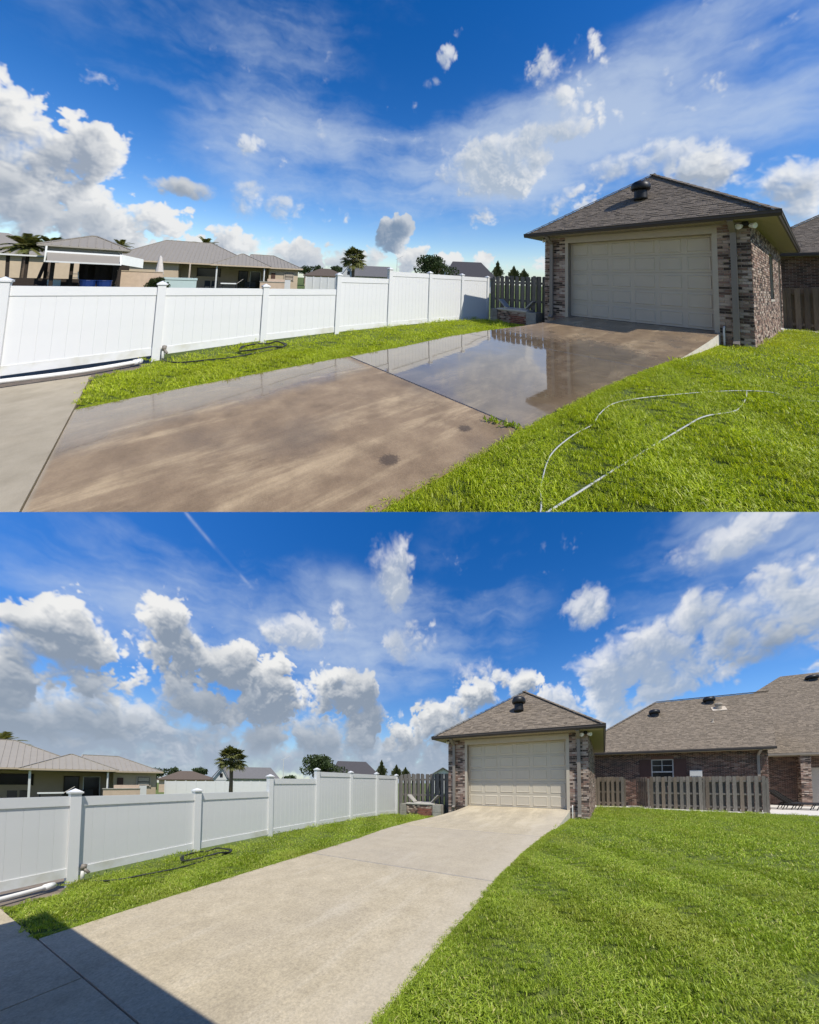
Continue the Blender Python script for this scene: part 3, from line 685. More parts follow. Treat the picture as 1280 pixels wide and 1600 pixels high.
# ------------------------------------------------------------------ brick and shingle work
BRICK = {}
def brick_mesh(m):
    if m.name not in BRICK: BRICK[m.name] = MB().add([(-.5, -.5, -.5), (.5, -.5, -.5), (.5, .5, -.5), (-.5, .5, -.5), (-.5, -.5, .5), (.5, -.5, .5), (.5, .5, .5), (-.5, .5, .5)], [(0, 3, 2, 1), (4, 5, 6, 7), (0, 1, 5, 4), (1, 2, 6, 5), (2, 3, 7, 6), (3, 0, 4, 7)]).mesh('brick', m)
    return BRICK[m.name]
def brick_face(o, d, nr, L, z0, z1, holes=(), bl=.2, bh=.054, j=.0135, seed=0):
    """bricks of one wall face: (centre, length).  o: (s, t), d: along, nr: outward normal; holes: (u0, u1, z0, z1)"""
    rnd = random.Random(seed); out = []; c = int((z1-z0)/(bh+j)); o, d, nr = Vector((*o, 0)), Vector((*d, 0)), Vector((*nr, 0))
    for k in range(c):
        z = z0 + (k+.5)*(bh+j); u = -(bl+j)/2 if k % 2 else 0.
        while u < L:
            a, b = max(u, 0.), min(u+bl, L); u += bl+j
            for h in holes:
                if h[2] < z < h[3]:
                    if a >= h[0] and b <= h[1]: a = b
                    elif a < h[0] < b: b = h[0]
                    elif a < h[1] < b: a = h[1]
            if b-a < .03: continue
            out.append((o + d*(a+b)/2 + nr*(.002+rnd.uniform(-.0015, .0025)) + Vector((0, 0, z+rnd.uniform(-.001, .001))), b-a, atan2(d.y, d.x)))
    return out
def lay_bricks(parent, lst, m, eye, singles=300, bh=.054):
    lst = sorted(lst, key=lambda b: (b[0]-Vector(eye)).length/(b[1] if b[1] > .15 else .12)*.2)
    me = brick_mesh(m)
    for c, l, a in lst[:singles]: inst('brick', me, parent, c, a, (l, .02, bh))
    if lst[singles:]:
        mb = MB()
        for c, l, a in lst[singles:]: mb.obox(c, (l, .02, bh), Matrix.Rotation(a, 3, 'Z'))
        part('brickwork', mb, m, parent, kind='stuff')
def shingle_tabs(E_, e, g, L, left, right, seed, expo=.115, w0_=(.08, .24), thick=.014):
    rnd = random.Random(seed); E_, e, g = Vector(E_), Vector(e), Vector(g); n = e.cross(g).normalized(); n = n if n.z > 0 else -n; out = []
    rows = int(L/expo)
    for i in range(rows+1):
        a0 = i*expo; a1 = min(a0+expo*1.12, L)
        if a1-a0 < .02: continue
        l0, r0, l1, r1 = left(a0), right(a0), left(a1), right(a1); x = l0 - rnd.random()*.3
        while x < r0:
            y = x + rnd.uniform(*w0_); p, q = max(x, l0), min(y, r0); x0 = x; x = y
            if q-p < .02: continue
            p1, q1 = min(max(x0, l1), r1), max(min(y, r1), l1)
            if q1 < p1: p1 = q1 = (p1+q1)/2
            P = lambda u, w_, h: E_ + e*u + g*w_ + n*h
            th = thick*rnd.choice((.5, .9, 1.4)); gp = .003
            out.append([P(p+gp, a0, 0), P(q-gp, a0, 0), P(q-gp, a0, th), P(p+gp, a0, th), P(q1-gp, a1, .004), P(p1+gp, a1, .004)])
    return out
TABF = [(0, 1, 2, 3), (3, 2, 4, 5), (0, 3, 5), (1, 4, 2)]
def lay_shingles(parent, tabs, m, singles=0):
    og = ORG[parent.name]
    for t_ in tabs[:singles]:
        c = sum(t_, Vector())/6; o = bpy.data.objects.new('shingle', MB().add(t_, TABF).mesh('shingle', m, c)); link(o); o.parent = parent; o.location = c-og
    mb = MB()
    for t_ in tabs[singles:]: mb.add(t_, TABF)
    if mb.v: part('shingles', mb, m, parent, kind='stuff')
def roof_vent(parent, s_, t_, z, r=.33, slope=.7):
    v = part('roof_vent', MB().lathe((s_, t_, z-.2), [(r*.80, -.02), (r*.74, .05), (r*.71, .25), (r*.70, .42)], 20), M_black, parent, smooth=True)
    part('vent_hood', MB().lathe((s_, t_, z+.15), [(r*.66, -.03), (r*1.0, -.05), (r*1.07, -.01), (r*1.09, .05), (r*1.05, .11), (r*.95, .165), (r*.76, .21), (r*.5, .238), (r*.2, .25)], 24), M_black, v, smooth=True)
    return v

# ------------------------------------------------------------------ garage
def build_garage():
    wd = 'wet' if CUR is WET else 'dry'
    t = thing('garage', 'brick garage with hip roof and closed panel door at the head of the %s driveway' % wd, 'garage', (-3.63, 15.5, -1.3))
    s0, s1, t0, t1, zb, zt = -6.23, -1.03, 11.25, 20.2, -1.5, 1.76
    oL, oR, dz, dh = -5.40, -1.72, -1.0, 1.50
    r = .009
    wl = MB()
    wl.box(s0+r, oL, t0+r, t0+.45, zb, zt).box(oR, s1-r, t0+r, t0+.45, zb, zt).box(oL, oR, t0+.02, t0+.45, dh+.02, zt)
    W1, W2, D1, D2 = 15.4, 16.6, 18.85, 19.75
    for a, b, z0, z1 in ((t0+.45, W1, zb, zt), (W1, W2, zb, -.16), (W1, W2, 1.3, zt), (W2, D1, zb, zt), (D1, D2, 1.32, zt), (D2, t1, zb, zt)): wl.box(s1-.3, s1-r, a, b, z0, z1)
    wl.box(s0+r, s0+.3, t0+.45, t1, zb, zt).box(s0+.3, s1-.3, t1-.3, t1, zb, zt)
    part('wall', wl, M_mortar, t)
    br = brick_face((s0, t0), (1, 0), (0, -1), oL-.10-s0, zb+.1, zt, seed=1) + brick_face((oR+.10, t0), (1, 0), (0, -1), s1-oR-.10, zb+.1, zt, seed=2)
    br += brick_face((s1, t0), (0, 1), (1, 0), t1-t0, zb+.1, zt, holes=((W1-t0, W2-t0, -.16, 1.3), (D1-t0, D2-t0, -2, 1.32)), seed=3)
    br += brick_face((s0, t1), (0, -1), (-1, 0), t1-t0, zb+.1, zt, seed=4)
    lay_bricks(t, br, M_brick, (0, 0, 0) if CUR is WET else (-.58, -1.59, 0))
    # window and side door in the right wall
    f = part('window', MB().box(s1-.14, s1-.1, W1, W2, -.16, 1.3), M_dark, t)
    part('window_frame', MB().box(s1-.1, s1-.06, W1, W2, -.16, -.1).box(s1-.1, s1-.06, W1, W2, 1.24, 1.3).box(s1-.1, s1-.06, W1, W1+.06, -.1, 1.24).box(s1-.1, s1-.06, W2-.06, W2, -.1, 1.24).box(s1-.098, s1-.07, W1+.06, W2-.06, .56, .60), M_black, f)
    part('sill', MB().box(s1-.1, s1+.025, W1-.05, W2+.05, -.23, -.16), M_mortar, f)
    part('door', MB().box(s1-.26, s1-.22, D1, D2, -1.32, 1.32), M_shutter, t)
    part('door_step', MB().box(s1-.3, s1+.05, D1, D2, -1.5, -1.3), M_walk, t)
    # garage door: five rows of six raised panels
    gd = part('garage_door', MB().box(oL-.02, oR+.02, t0+.24, t0+.28, -.985, dh), M_door, t)
    cw, rh = (oR-oL)/6, (dh+.985)/5
    for j in range(5):
        part('door_section', MB().box(oL-.01, oR+.01, t0+.212, t0+.24, -.985+j*rh+.004, -.985+(j+1)*rh-.004), M_door, gd)
        for i in range(6):
            a0, a1, z0, z1 = oL+i*cw+.075, oL+(i+1)*cw-.075, -.985+j*rh+.085, -.985+(j+1)*rh-.085
            y = t0+.212; m = MB(); q = .022
            o = [(a0-q, y, z0-q), (a1+q, y, z0-q), (a1+q, y, z1+q), (a0-q, y, z1+q), (a0, y-.016, z0), (a1, y-.016, z0), (a1, y-.016, z1), (a0, y-.016, z1), (a0+q, y-.008, z0+q), (a1-q, y-.008, z0+q), (a1-q, y-.008, z1-q), (a0+q, y-.008, z1-q)]
            m.add(o, [(k, (k+1) % 4, 4+(k+1) % 4, 4+k) for k in range(4)] + [(4+k, 4+(k+1) % 4, 8+(k+1) % 4, 8+k) for k in range(4)] + [(8, 9, 10, 11)])
            part('raised_panel', m, M_door, gd)
    part('door_trim', MB().box(oL-.10, oL, t0-.012, t0+.21, -1.02, dh+.0).box(oR, oR+.10, t0-.012, t0+.21, -1.06, dh).box(oL-.10, oR+.10, t0-.014, t0+.21, dh+.002, 1.70), M_trim, t)
    part('door_seal', MB().box(oL, oR, t0+.2, t0+.24, -1.0, -.975), M_black, t)
    # eaves
    a, b, c, d = s0-.46, s1+.46, t0-.46, t1+.46; ze = 1.86
    part('soffit', MB().box(a, b, c, t0+.02, 1.735, 1.757).box(s1-.02, b, t0+.022, d, 1.735, 1.757).box(a, s0+.02, t0+.022, d, 1.735, 1.757), M_soffit, t)
    so = MB()
    for k in range(28): so.box(a+.05+k*.2, a+.062+k*.2, c+.02, t0-.02, 1.728, 1.7345)
    for k in range(44): so.box(s1+.03, b-.02, t0+k*.2, t0+.012+k*.2, 1.728, 1.7345)
    part('soffit_groove', so, M_trim, t)
    g = .085; gz0, gz1 = 1.735, 1.875
    def gutter(pa, pb, nrm):
        pa, pb, nrm = Vector(pa), Vector(pb), Vector(nrm); m = MB()
        pr = [(0, 0), (.035, 0), (.055, .05), (.05, .085), (g, .125), (g, .14), (g-.01, .14), (g-.012, .06), (0, .03)]
        vs = [p + nrm*x + Vector((0, 0, gz0+z)) for p in (pa, pb) for x, z in pr]; n = len(pr)
        return m.add(vs, [tuple(range(n-1, -1, -1)), tuple(range(n, 2*n))] + [(i, (i+1) % n, n+(i+1) % n, n+i) for i in range(n)])
    part('gutter', gutter((a-g, c, 0), (b+g, c, 0), (0, -1, 0)), M_gutter, t)
    part('gutter', gutter((b, c, 0), (b, d+g, 0), (1, 0, 0)), M_taupe if 0 else M_gutter, t)
    part('gutter', gutter((a, d+g, 0), (a, c, 0), (-1, 0, 0)), M_gutter, t)
    part('fascia', MB().box(a, b, c, c+.02, 1.757, 1.85).box(b-.02, b, c+.02, d, 1.757, 1.85).box(a, a+.02, c+.02, d, 1.757, 1.85), M_gutter, t)
    # roof
    sm = (a+b)/2; hs = (b-a)/2; zr = 4.08; pt = (zr-ze)/hs; tr0, tr1 = c+hs, d-hs
    A, B_, C_, D_ = (a-.03, c-.03, ze-.02), (b+.03, c-.03, ze-.02), (b+.03, d+.03, ze-.02), (a-.03, d+.03, ze-.02); R0, R1 = (sm, tr0, zr), (sm, tr1, zr)
    roof = part('roof', MB().add([A, B_, C_, D_, R0, R1], [(0, 1, 4), (1, 2, 5, 4), (2, 3, 5), (3, 0, 4, 5), (0, 3, 2, 1)]), M_deck, t)
    sl = sqrt(1+pt*pt); L = hs*sl; cs, sn = 1/sl, pt/sl
    fr = shingle_tabs((a, c, ze), (1, 0, 0), (0, cs, sn), L, lambda u: u*cs, lambda u: 2*hs-u*cs, 21)
    lay_shingles(roof, fr, M_shingle, 300)
    ot = shingle_tabs((b, c, ze), (0, 1, 0), (-cs, 0, sn), L, lambda u: u*cs, lambda u: (d-c)-u*cs, 22)
    ot += shingle_tabs((a, d, ze), (0, -1, 0), (cs, 0, sn), L, lambda u: u*cs, lambda u: (d-c)-u*cs, 23)
    ot += shingle_tabs((b, d, ze), (-1, 0, 0), (0, -cs, sn), L, lambda u: u*cs, lambda u: 2*hs-u*cs, 24)
    lay_shingles(roof, ot, M_shingle, 0)
    caps = MB()
    for p, q in ((A, R0), (B_, R0), (R0, R1), (C_, R1), (D_, R1)):
        p, q = Vector(p)+Vector((0, 0, .035)), Vector(q)+Vector((0, 0, .035)); n = max(2, int((q-p).length/.3))
        for k in range(n):
            u, v = p+(q-p)*k/n, p+(q-p)*(k+1.1)/n; caps.beam(u+Vector((0, 0, .012)), v, .16, .02)
    part('ridge_caps', caps, M_shingle, roof, kind='stuff')
    roof_vent(t, -3.52, 12.18, 3.02+.06, .245)
    # downspouts, lights, hose bib stand
    for x0, x1, zb_ in ((-1.375, -1.265, -1.27), (-6.01, -5.90, -1.12)):
        y = t0-.03
        dsp = part('downspout', MB().box(x0, x1, y-.075, y, zb_+.1, 1.52).beam(((x0+x1)/2, y-.037, 1.50), ((x0+x1)/2, c+.0, 1.74), x1-x0, .075, up=(0, -.7, .7)), M_taupe, t)
        part('outlet', MB().beam(((x0+x1)/2, y-.037, zb_+.12), ((x0+x1)/2, y-.16, zb_+.04), x1-x0, .07, up=(0, .3, 1)), M_taupe, dsp)
        [part('strap', MB().box(x0-.012, x1+.012, y-.079, y+.012, q, q+.03), M_taupe, dsp) for q in (.9, -.5)]
    def flood(parent, c, aim, rr=.07):
        c, aim = Vector(c), Vector(aim).normalized(); u = aim.cross(Vector((0, 0, 1))).normalized(); v = u.cross(aim)
        m = MB(); pr = [(.03, -.12), (.05, -.1), (rr, 0), (rr*.92, .004)]; n = 14
        vs = [c + (u*cos(2*pi*k/n)+v*sin(2*pi*k/n))*r_ + aim*z for r_, z in pr for k in range(n)]
        m.add(vs, [(i*n+k, i*n+(k+1) % n, (i+1)*n+(k+1) % n, (i+1)*n+k) for i in range(3) for k in range(n)] + [tuple(3*n+k for k in range(n))])
        return part('lamp_head', m, M_white, parent, smooth=False)
    fl = part('floodlight', MB().box(-1.15, -1.05, t0-.10, t0-.012, 1.63, 1.73), M_black, t)
    flood(fl, (-1.21, t0-.2, 1.60), (-.35, -1, -.25)); flood(fl, (-.93, t0-.12, 1.61), (1, -.55, -.2))
    part('lamp_arm', MB().tube([(-1.1, t0-.06, 1.68), (-1.2, t0-.1, 1.63)], .02, 6).tube([(-1.1, t0-.06, 1.68), (-1.02, t0-.1, 1.63)], .02, 6), M_black, fl)
    fl = part('floodlight', MB().box(-6.27, -6.19, t0-.08, t0-.012, 1.66, 1.74), M_black, t); flood(fl, (-6.26, t0-.12, 1.62), (-.8, -.7, -.3), .06)
    st = part('riser_pipe', MB().tube([(-1.54, t0-.08, -1.32), (-1.54, t0-.08, -.86), (-1.54, t0-.02, -.84)], .02, 8), M_pipe, t)

# ------------------------------------------------------------------ brick block with the white frame left of the garage
def build_planter():
    wd = 'wet' if CUR is WET else 'dry'
    t = thing('brick_block', 'low brick block with stone ends in front of the grey fence, %s lot' % wd, 'planter', (-7.7, 11.7, -1.58))
    a, b, c, d = -8.38, -7.07, 11.42, 11.86
    part('core', MB().box(a, b, c+.012, d, -1.7, -1.02), M_mortar, t)
    br = brick_face((a, c), (1, 0), (0, -1), b-a, -1.62, -1.03, seed=8, bl=.11, bh=.057)
    lay_bricks(t, [q for q in br if not (-7.82 < q[0].x < -7.12 and q[0].z < -1.2)], M_brick, (0, 0, 0), 120)
    me = brick_mesh(M_redbrick)
    for q in br:
        if -7.82 < q[0].x < -7.12 and q[0].z < -1.2: inst('brick', me, t, q[0], q[2], (q[1], .02, .057))
    rn = random.Random(3)
    for x0, x1 in ((-8.74, -8.39), (-7.06, -6.65)):
        for k in range(2):
            z0 = -1.66+k*.325; part('stone_block', MB().box(x0+rn.uniform(0, .02), x1-rn.uniform(0, .02), c-.02-rn.uniform(0, .02), d, z0, z0+.318), M_stone, t)
    part('top_slab', MB().box(a-.02, b+.02, c-.04, d, -1.018, -.965), M_walk, t)
    l = thing('lounge_frame', 'pale folded frame with two raised ends on the brick block, %s lot' % wd, 'frame', (-7.62, 11.62, -.96))
    part('rail', MB().tube([(-8.4, 11.5, -.62), (-8.06, 11.5, -.93), (-7.2, 11.5, -.93), (-6.86, 11.5, -.62)], .016, 8).tube([(-8.4, 11.8, -.62), (-8.06, 11.8, -.93), (-7.2, 11.8, -.93), (-6.86, 11.8, -.62)], .016, 8), M_frame, l)
    part('sling', MB().slab([(-8.38, 11.5, -.61), (-8.06, 11.5, -.915), (-8.06, 11.8, -.915), (-8.38, 11.8, -.61)], (.012, 0, .012)), M_frame, l); part('sling', MB().slab([(-7.2, 11.5, -.915), (-6.88, 11.5, -.61), (-6.88, 11.8, -.61), (-7.2, 11.8, -.915)], (-.012, 0, .012)), M_frame, l)
    for x, y in ((-8.0, 11.5), (-8.0, 11.8), (-7.26, 11.5), (-7.26, 11.8)): part('leg', MB().tube([(x, y, -.93), (x, y, -.965)], .02, 6), M_frame, l)

# ------------------------------------------------------------------ hoses and pipes
def spline(P, n=8):
    P = [Vector(p) for p in P]; Q = [P[0]*2-P[1]] + P + [P[-1]*2-P[-2]]; out = []
    for i in range(1, len(Q)-2):
        for k in range(n):
            u = k/n; a, b, c, d = Q[i-1], Q[i], Q[i+1], Q[i+2]
            out.append(.5*((2*b)+(c-a)*u+(2*a-5*b+4*c-d)*u*u+(3*b-a-3*c+d)*u**3))
    return out + [P[-1]]
def build_hoses():
    wd = 'wet' if CUR is WET else 'dry'
    z = lambda s, t: strip_z(s, t)+.062
    pts = []
    for k in range(46):
        a = k*.42+.6; f = 1+.10*sin(k*1.3); pts.append((-7.36+.36*f*cos(a)*.85, 2.05+.42*f*sin(a), 0))
    tail = [(-7.0, 1.75), (-6.96, 1.35), (-7.08, .95), (-7.2, .6), (-7.45, .42), (-7.72, .36)]
    P = [(x, y, z(x, y)+.012*(i % 5)) for i, (x, y, _) in enumerate(pts)] + [(x, y, z(x, y)-.02) for x, y in tail]
    solo('garden_hose', MB().tube(spline(P, 4), .0135, 7), M_hose_k, 'coiled black garden hose on the grass strip by the %s driveway' % wd, 'hose', (-7.3, 2.0, -1.5), smooth=True)
    pp = [(-7.45, -1.6, -1.66), (-7.50, -1.1, -1.66), (-7.56, -.7, -1.655), (-7.68, -.35, -1.65), (-7.82, -.03, -1.645)]
    t = thing('drain_pipe', 'white plastic pipe along the bare dirt under the white fence, %s lot' % wd, 'pipe', (-7.6, -.6, -1.66))
    part('pipe', MB().tube(spline(pp, 5), .034, 10), M_pipe, t, smooth=True)
    part('end_cap', MB().tube([(-7.80, -.05, -1.645), (-7.86, .06, -1.64)], .048, 10), M_white, t, smooth=True)
    t = thing('faucet_stub', 'small grey pipe stub at the foot of a white fence post, %s lot' % wd, 'pipe', (-7.80, .36, -1.64))
    part('riser', MB().tube([(-7.80, .36, -1.66), (-7.80, .37, -1.45)], .026, 8), M_pipe, t, smooth=True)
    part('valve', MB().tube([(-7.805, .37, -1.47), (-7.79, .38, -1.39)], .038, 8).tube([(-7.80, .37, -1.44), (-7.73, .42, -1.52)], .022, 8), M_taupe, t, smooth=True)
    if CUR is not WET: return
    zl = lambda s, t, h=.055: (s, t, lawn_z(s, t)+h)
    runs = [([(-1.2, 2.0), (-1.15, 2.32), (-1.05, 3.27), (-.91, 4.32), (-.84, 4.84), (-.67, 5.36), (-.64, 5.81), (-.67, 6.29), (-.69, 6.38)], 'pale hose running up the near right grass and bending at its far end'),
            ([(-1.14, 1.8), (-1.2, 2.12), (-1.36, 2.42), (-1.5, 2.82), (-1.54, 3.3), (-1.53, 3.7), (-1.57, 4.0), (-1.6, 4.45), (-1.47, 4.88), (-1.15, 5.49), (-.94, 6.01), (-.69, 6.37), (-.45, 6.56), (-.26, 6.50), (-.02, 6.61), (.35, 6.72), (1.1, 6.95)], 'thin pale hose lying along the grass edge and across towards the garage')]
    for i, (r, lab) in enumerate(runs):
        rr = [.0068, .0055][i]
        solo('water_hose', MB().tube(spline([zl(*p, (.036 if i == 0 else .033)+.011*sin(k*2.3)) for k, p in enumerate(r)], 6), rr, 8), M_hose_w, lab, 'hose', (*r[2], -1.45), smooth=True)
    # a sprig of weed in the joint
    rnd = random.Random(5); mb = MB()
    for k in range(60):
        u = rnd.random(); x, y = -2.28+.30*u, 2.98+.09*u+rnd.gauss(0, .025); zz = drive_z(3)+.004; a = rnd.uniform(0, 6.28); h = rnd.uniform(.015, .06); l = rnd.uniform(.02, .07); wd_ = .006
        dx, dy = cos(a), sin(a); mb.add([(x-dy*wd_, y+dx*wd_, zz), (x+dy*wd_, y-dx*wd_, zz), (x+dx*l*.6, y+dy*l*.6, zz+h), (x+dx*l, y+dy*l, zz+h*.7)], [(0, 1, 2), (2, 3, 0)])
    solo('weed', mb, M_grass, 'small green weed growing from the joint of the wet slabs', 'plant', (-2.15, 3.0, -1.46))

# ------------------------------------------------------------------ the main house
def build_house():
    wd = 'wet' if CUR is WET else 'dry'; full = CUR is DRY
    t = thing('house', ('long brick house with large shingle roof beyond the lawn and picket fence' if full else 'corner of a brick house behind the garage beside the wet lot'), 'house', (2, 25, -1.45))
    wl = MB(); ze = 1.86; W = (1.90, 2.96, -.25, 1.38)
    wl.box(-2.3, W[0], 23.009, 23.3, -1.7, 1.75).box(W[0], W[1], 23.009, 23.3, -1.7, W[2]).box(W[0], W[1], 23.009, 23.3, W[3], 1.75).box(W[1], 6.891, 23.009, 23.3, -1.7, 1.75)
    wl.box(-2.3, -2.0, 23.3, 33.2, -1.7, 1.75).box(6.6, 6.891, 23.3, 29.5, -1.7, 1.75)
    if full: wl.box(6.891, 20, 29.51, 29.8, -1.7, 1.75)
    part('wall', wl, M_mortar, t)
    br = brick_face((-2.3, 23), (1, 0), (0, -1), 9.2, -1.5, 1.75, holes=((W[0]+2.3, W[1]+2.3, W[2], W[3]),), seed=31)
    if full:
        br += brick_face((6.9, 29.5), (1, 0), (0, -1), 12, -1.5, 1.75, holes=((3.7, 6.5, -1.5, .9),), seed=32)
        br += brick_face((6.9, 23), (0, 1), (1, 0), 6.5, -1.5, 1.75, seed=33)
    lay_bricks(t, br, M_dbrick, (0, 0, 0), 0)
    wn = part('window', MB().box(W[0], W[1], 23.11, 23.13, W[2], W[3]), M_dark, t)
    fm = MB(); f = .05
    fm.box(W[0], W[0]+f, 23.03, 23.1, W[2], W[3]).box(W[1]-f, W[1], 23.03, 23.1, W[2], W[3]).box(W[0]+f, W[1]-f, 23.03, 23.1, W[3]-f, W[3]).box(W[0]+f, W[1]-f, 23.032, 23.1, .60, .67).box(W[0]+f, W[1]-f, 23.03, 23.1, W[2], W[2]+f)
    fm.box(2.41, 2.44, 23.06, 23.1, .67, W[3]-f).box(W[0]+f, W[1]-f, 23.06, 23.1, 1.0, 1.025)
    part('window_frame', fm, M_wframe, wn)
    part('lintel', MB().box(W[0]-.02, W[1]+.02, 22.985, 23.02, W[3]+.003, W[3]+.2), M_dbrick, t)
    for a in (1.31, 2.99):
        sh = MB().box(a, a+.56, 22.95, 22.985, W[2], W[3])
        for k in range(12): sh.box(a+.06, a+.5, 22.94, 22.95, W[2]+.08+k*.125, W[2]+.17+k*.125)
        part('shutter', sh, M_shutter, t)
    part('meter_box', MB().box(3.66, 4.2, 22.82, 22.985, .05, .70).box(3.72, 4.14, 22.8, 22.82, .38, .42), M_wframe, t)
    part('soffit', MB().box(-2.8, 7.0, 22.5, 23.02, 1.735, 1.757), M_soffit, t)
    part('gutter', MB().box(-2.85, 7.07, 22.41, 22.5, 1.745, 1.875).box(-2.85, 7.07, 22.395, 22.41, 1.80, 1.882), M_gutter, t)
    part('downspout', MB().box(6.46, 6.57, 22.9, 22.98, -1.4, 1.5).beam((6.515, 22.94, 1.5), (6.515, 22.5, 1.74), .11, .075, up=(0, -.7, .7)), M_taupe, t)
    p = .71; zr = ze + 5.6*p; sl = sqrt(1+p*p); cs, sn = 1/sl, p/sl; e0 = -.02
    rf = part('roof', MB().add([(-2.82, 22.48, ze+e0), (7.07, 22.48, ze+e0), (8.6, 28.1, zr+e0), (2.8, 28.1, zr+e0), (-2.82, 33.72, ze+e0), (7.07, 33.72, ze+e0)], [(0, 1, 2, 3), (0, 3, 4), (3, 2, 5, 4), (0, 4, 5, 1), (1, 5, 2)]), M_deck, t)
    tabs = shingle_tabs((-2.8, 22.5, ze), (1, 0, 0), (0, cs, sn), 5.6*sl, lambda u: u*cs, lambda u: 9.87+1.53*u/(5.6*sl), 41)
    tabs += shingle_tabs((-2.8, 33.7, ze), (0, -1, 0), (cs, 0, sn), 5.6*sl, lambda u: u*cs, lambda u: 11.2-u*cs, 42, expo=.3)
    lay_shingles(rf, tabs, M_shingle, 0)
    caps = MB()
    for a, b in (((-2.8, 22.5, ze+.05), (2.8, 28.1, zr+.05)), ((2.8, 28.1, zr+.05), (8.6, 28.1, zr+.05))):
        a, b = Vector(a), Vector(b); n = int((b-a).length/.3)
        for k in range(n): caps.beam(a+(b-a)*k/n+Vector((0, 0, .012)), a+(b-a)*(k+1.1)/n, .18, .02)
    part('ridge_caps', caps, M_shingle, rf, kind='stuff')
    if not full: return
    zh = ze + 10.2*p
    r2 = part('roof', MB().add([(4.7, 28.4, ze), (20, 28.4, ze), (20, 38.6, zh), (12.6, 38.6, zh), (4.7, 30.7, ze+2.3*p), (2.4, 48.8, ze), (20, 48.8, ze)], [(0, 1, 2, 3, 4), (4, 3, 5), (3, 2, 6, 5), (1, 6, 2), (0, 4, 5, 6, 1)]), M_deck, t)
    lay_shingles(r2, shingle_tabs((4.7, 28.38, ze+.03), (1, 0, 0), (0, cs, sn), 10.2*sl, lambda u: max(0, u*cs-2.3), lambda u: 15.3, 43) + shingle_tabs((2.4, 48.8, ze), (0, -1, 0), (cs, 0, sn), 10.2*sl, lambda u: u*cs, lambda u: 18.0-u*cs, 44, expo=.3), M_shingle, 0)
    part('gutter', MB().box(6.9, 20, 28.29, 28.38, 1.745, 1.875), M_taupe, t)
    part('porch_ceiling', MB().box(6.95, 20, 28.4, 29.5, 1.72, 1.745), M_soffit, t)
    cl = part('column', MB().box(10.0, 10.42, 28.5, 28.92, -1.6, 1.72), M_mortar, t)
    me = brick_face((9.99, 28.49), (1, 0), (0, -1), .44, -1.42, 1.7, seed=51) + brick_face((10.43, 28.49), (0, 1), (1, 0), .44, -1.42, 1.7, seed=52) + brick_face((9.99, 28.93), (0, -1), (-1, 0), .44, -1.42, 1.7, seed=53)
    mb = MB()
    for c, l, a in me: mb.obox(c, (l, .02, .054), Matrix.Rotation(a, 3, 'Z'))
    part('brickwork', mb, M_brick, cl, kind='stuff')
    dr = part('patio_door', MB().box(10.6, 13.4, 29.55, 29.58, -1.45, .9), M_dark, t)
    part('door_frame', MB().box(10.6, 10.68, 29.47, 29.55, -1.45, .9).box(11.96, 12.04, 29.47, 29.55, -1.45, .9).box(13.32, 13.4, 29.47, 29.55, -1.45, .9).box(10.6, 13.4, 29.47, 29.55, .902, .98), M_trim, dr)
    for q in ((2.5, 26.34), (5.57, 27.35)): roof_vent(t, q[0], q[1], ze+p*(q[1]-22.5)+.05, .30)
    roof_vent(t, 14.0, 37.4, ze+p*9.0+.05, .36)
    fl = part('flue', MB().lathe((5.84, 26.53, 4.45), [(.16, 0), (.16, .52), (.2, .53), (.2, .6), (.15, .66)], 14), M_lightwood, t)
    part('flashing', MB().slab([(5.5, 26.3, 4.58), (6.2, 26.3, 4.58), (6.2, 26.75, 4.90), (5.5, 26.75, 4.90)], (0, -.01, .02)), M_lightwood, fl)
    part('vent_pipe', MB().lathe((5.22, 25.1, 3.6), [(.05, 0), (.05, .3)], 10).lathe((5.22, 25.1, 3.66), [(.11, 0), (.05, .08)], 10), M_lightwood, t)

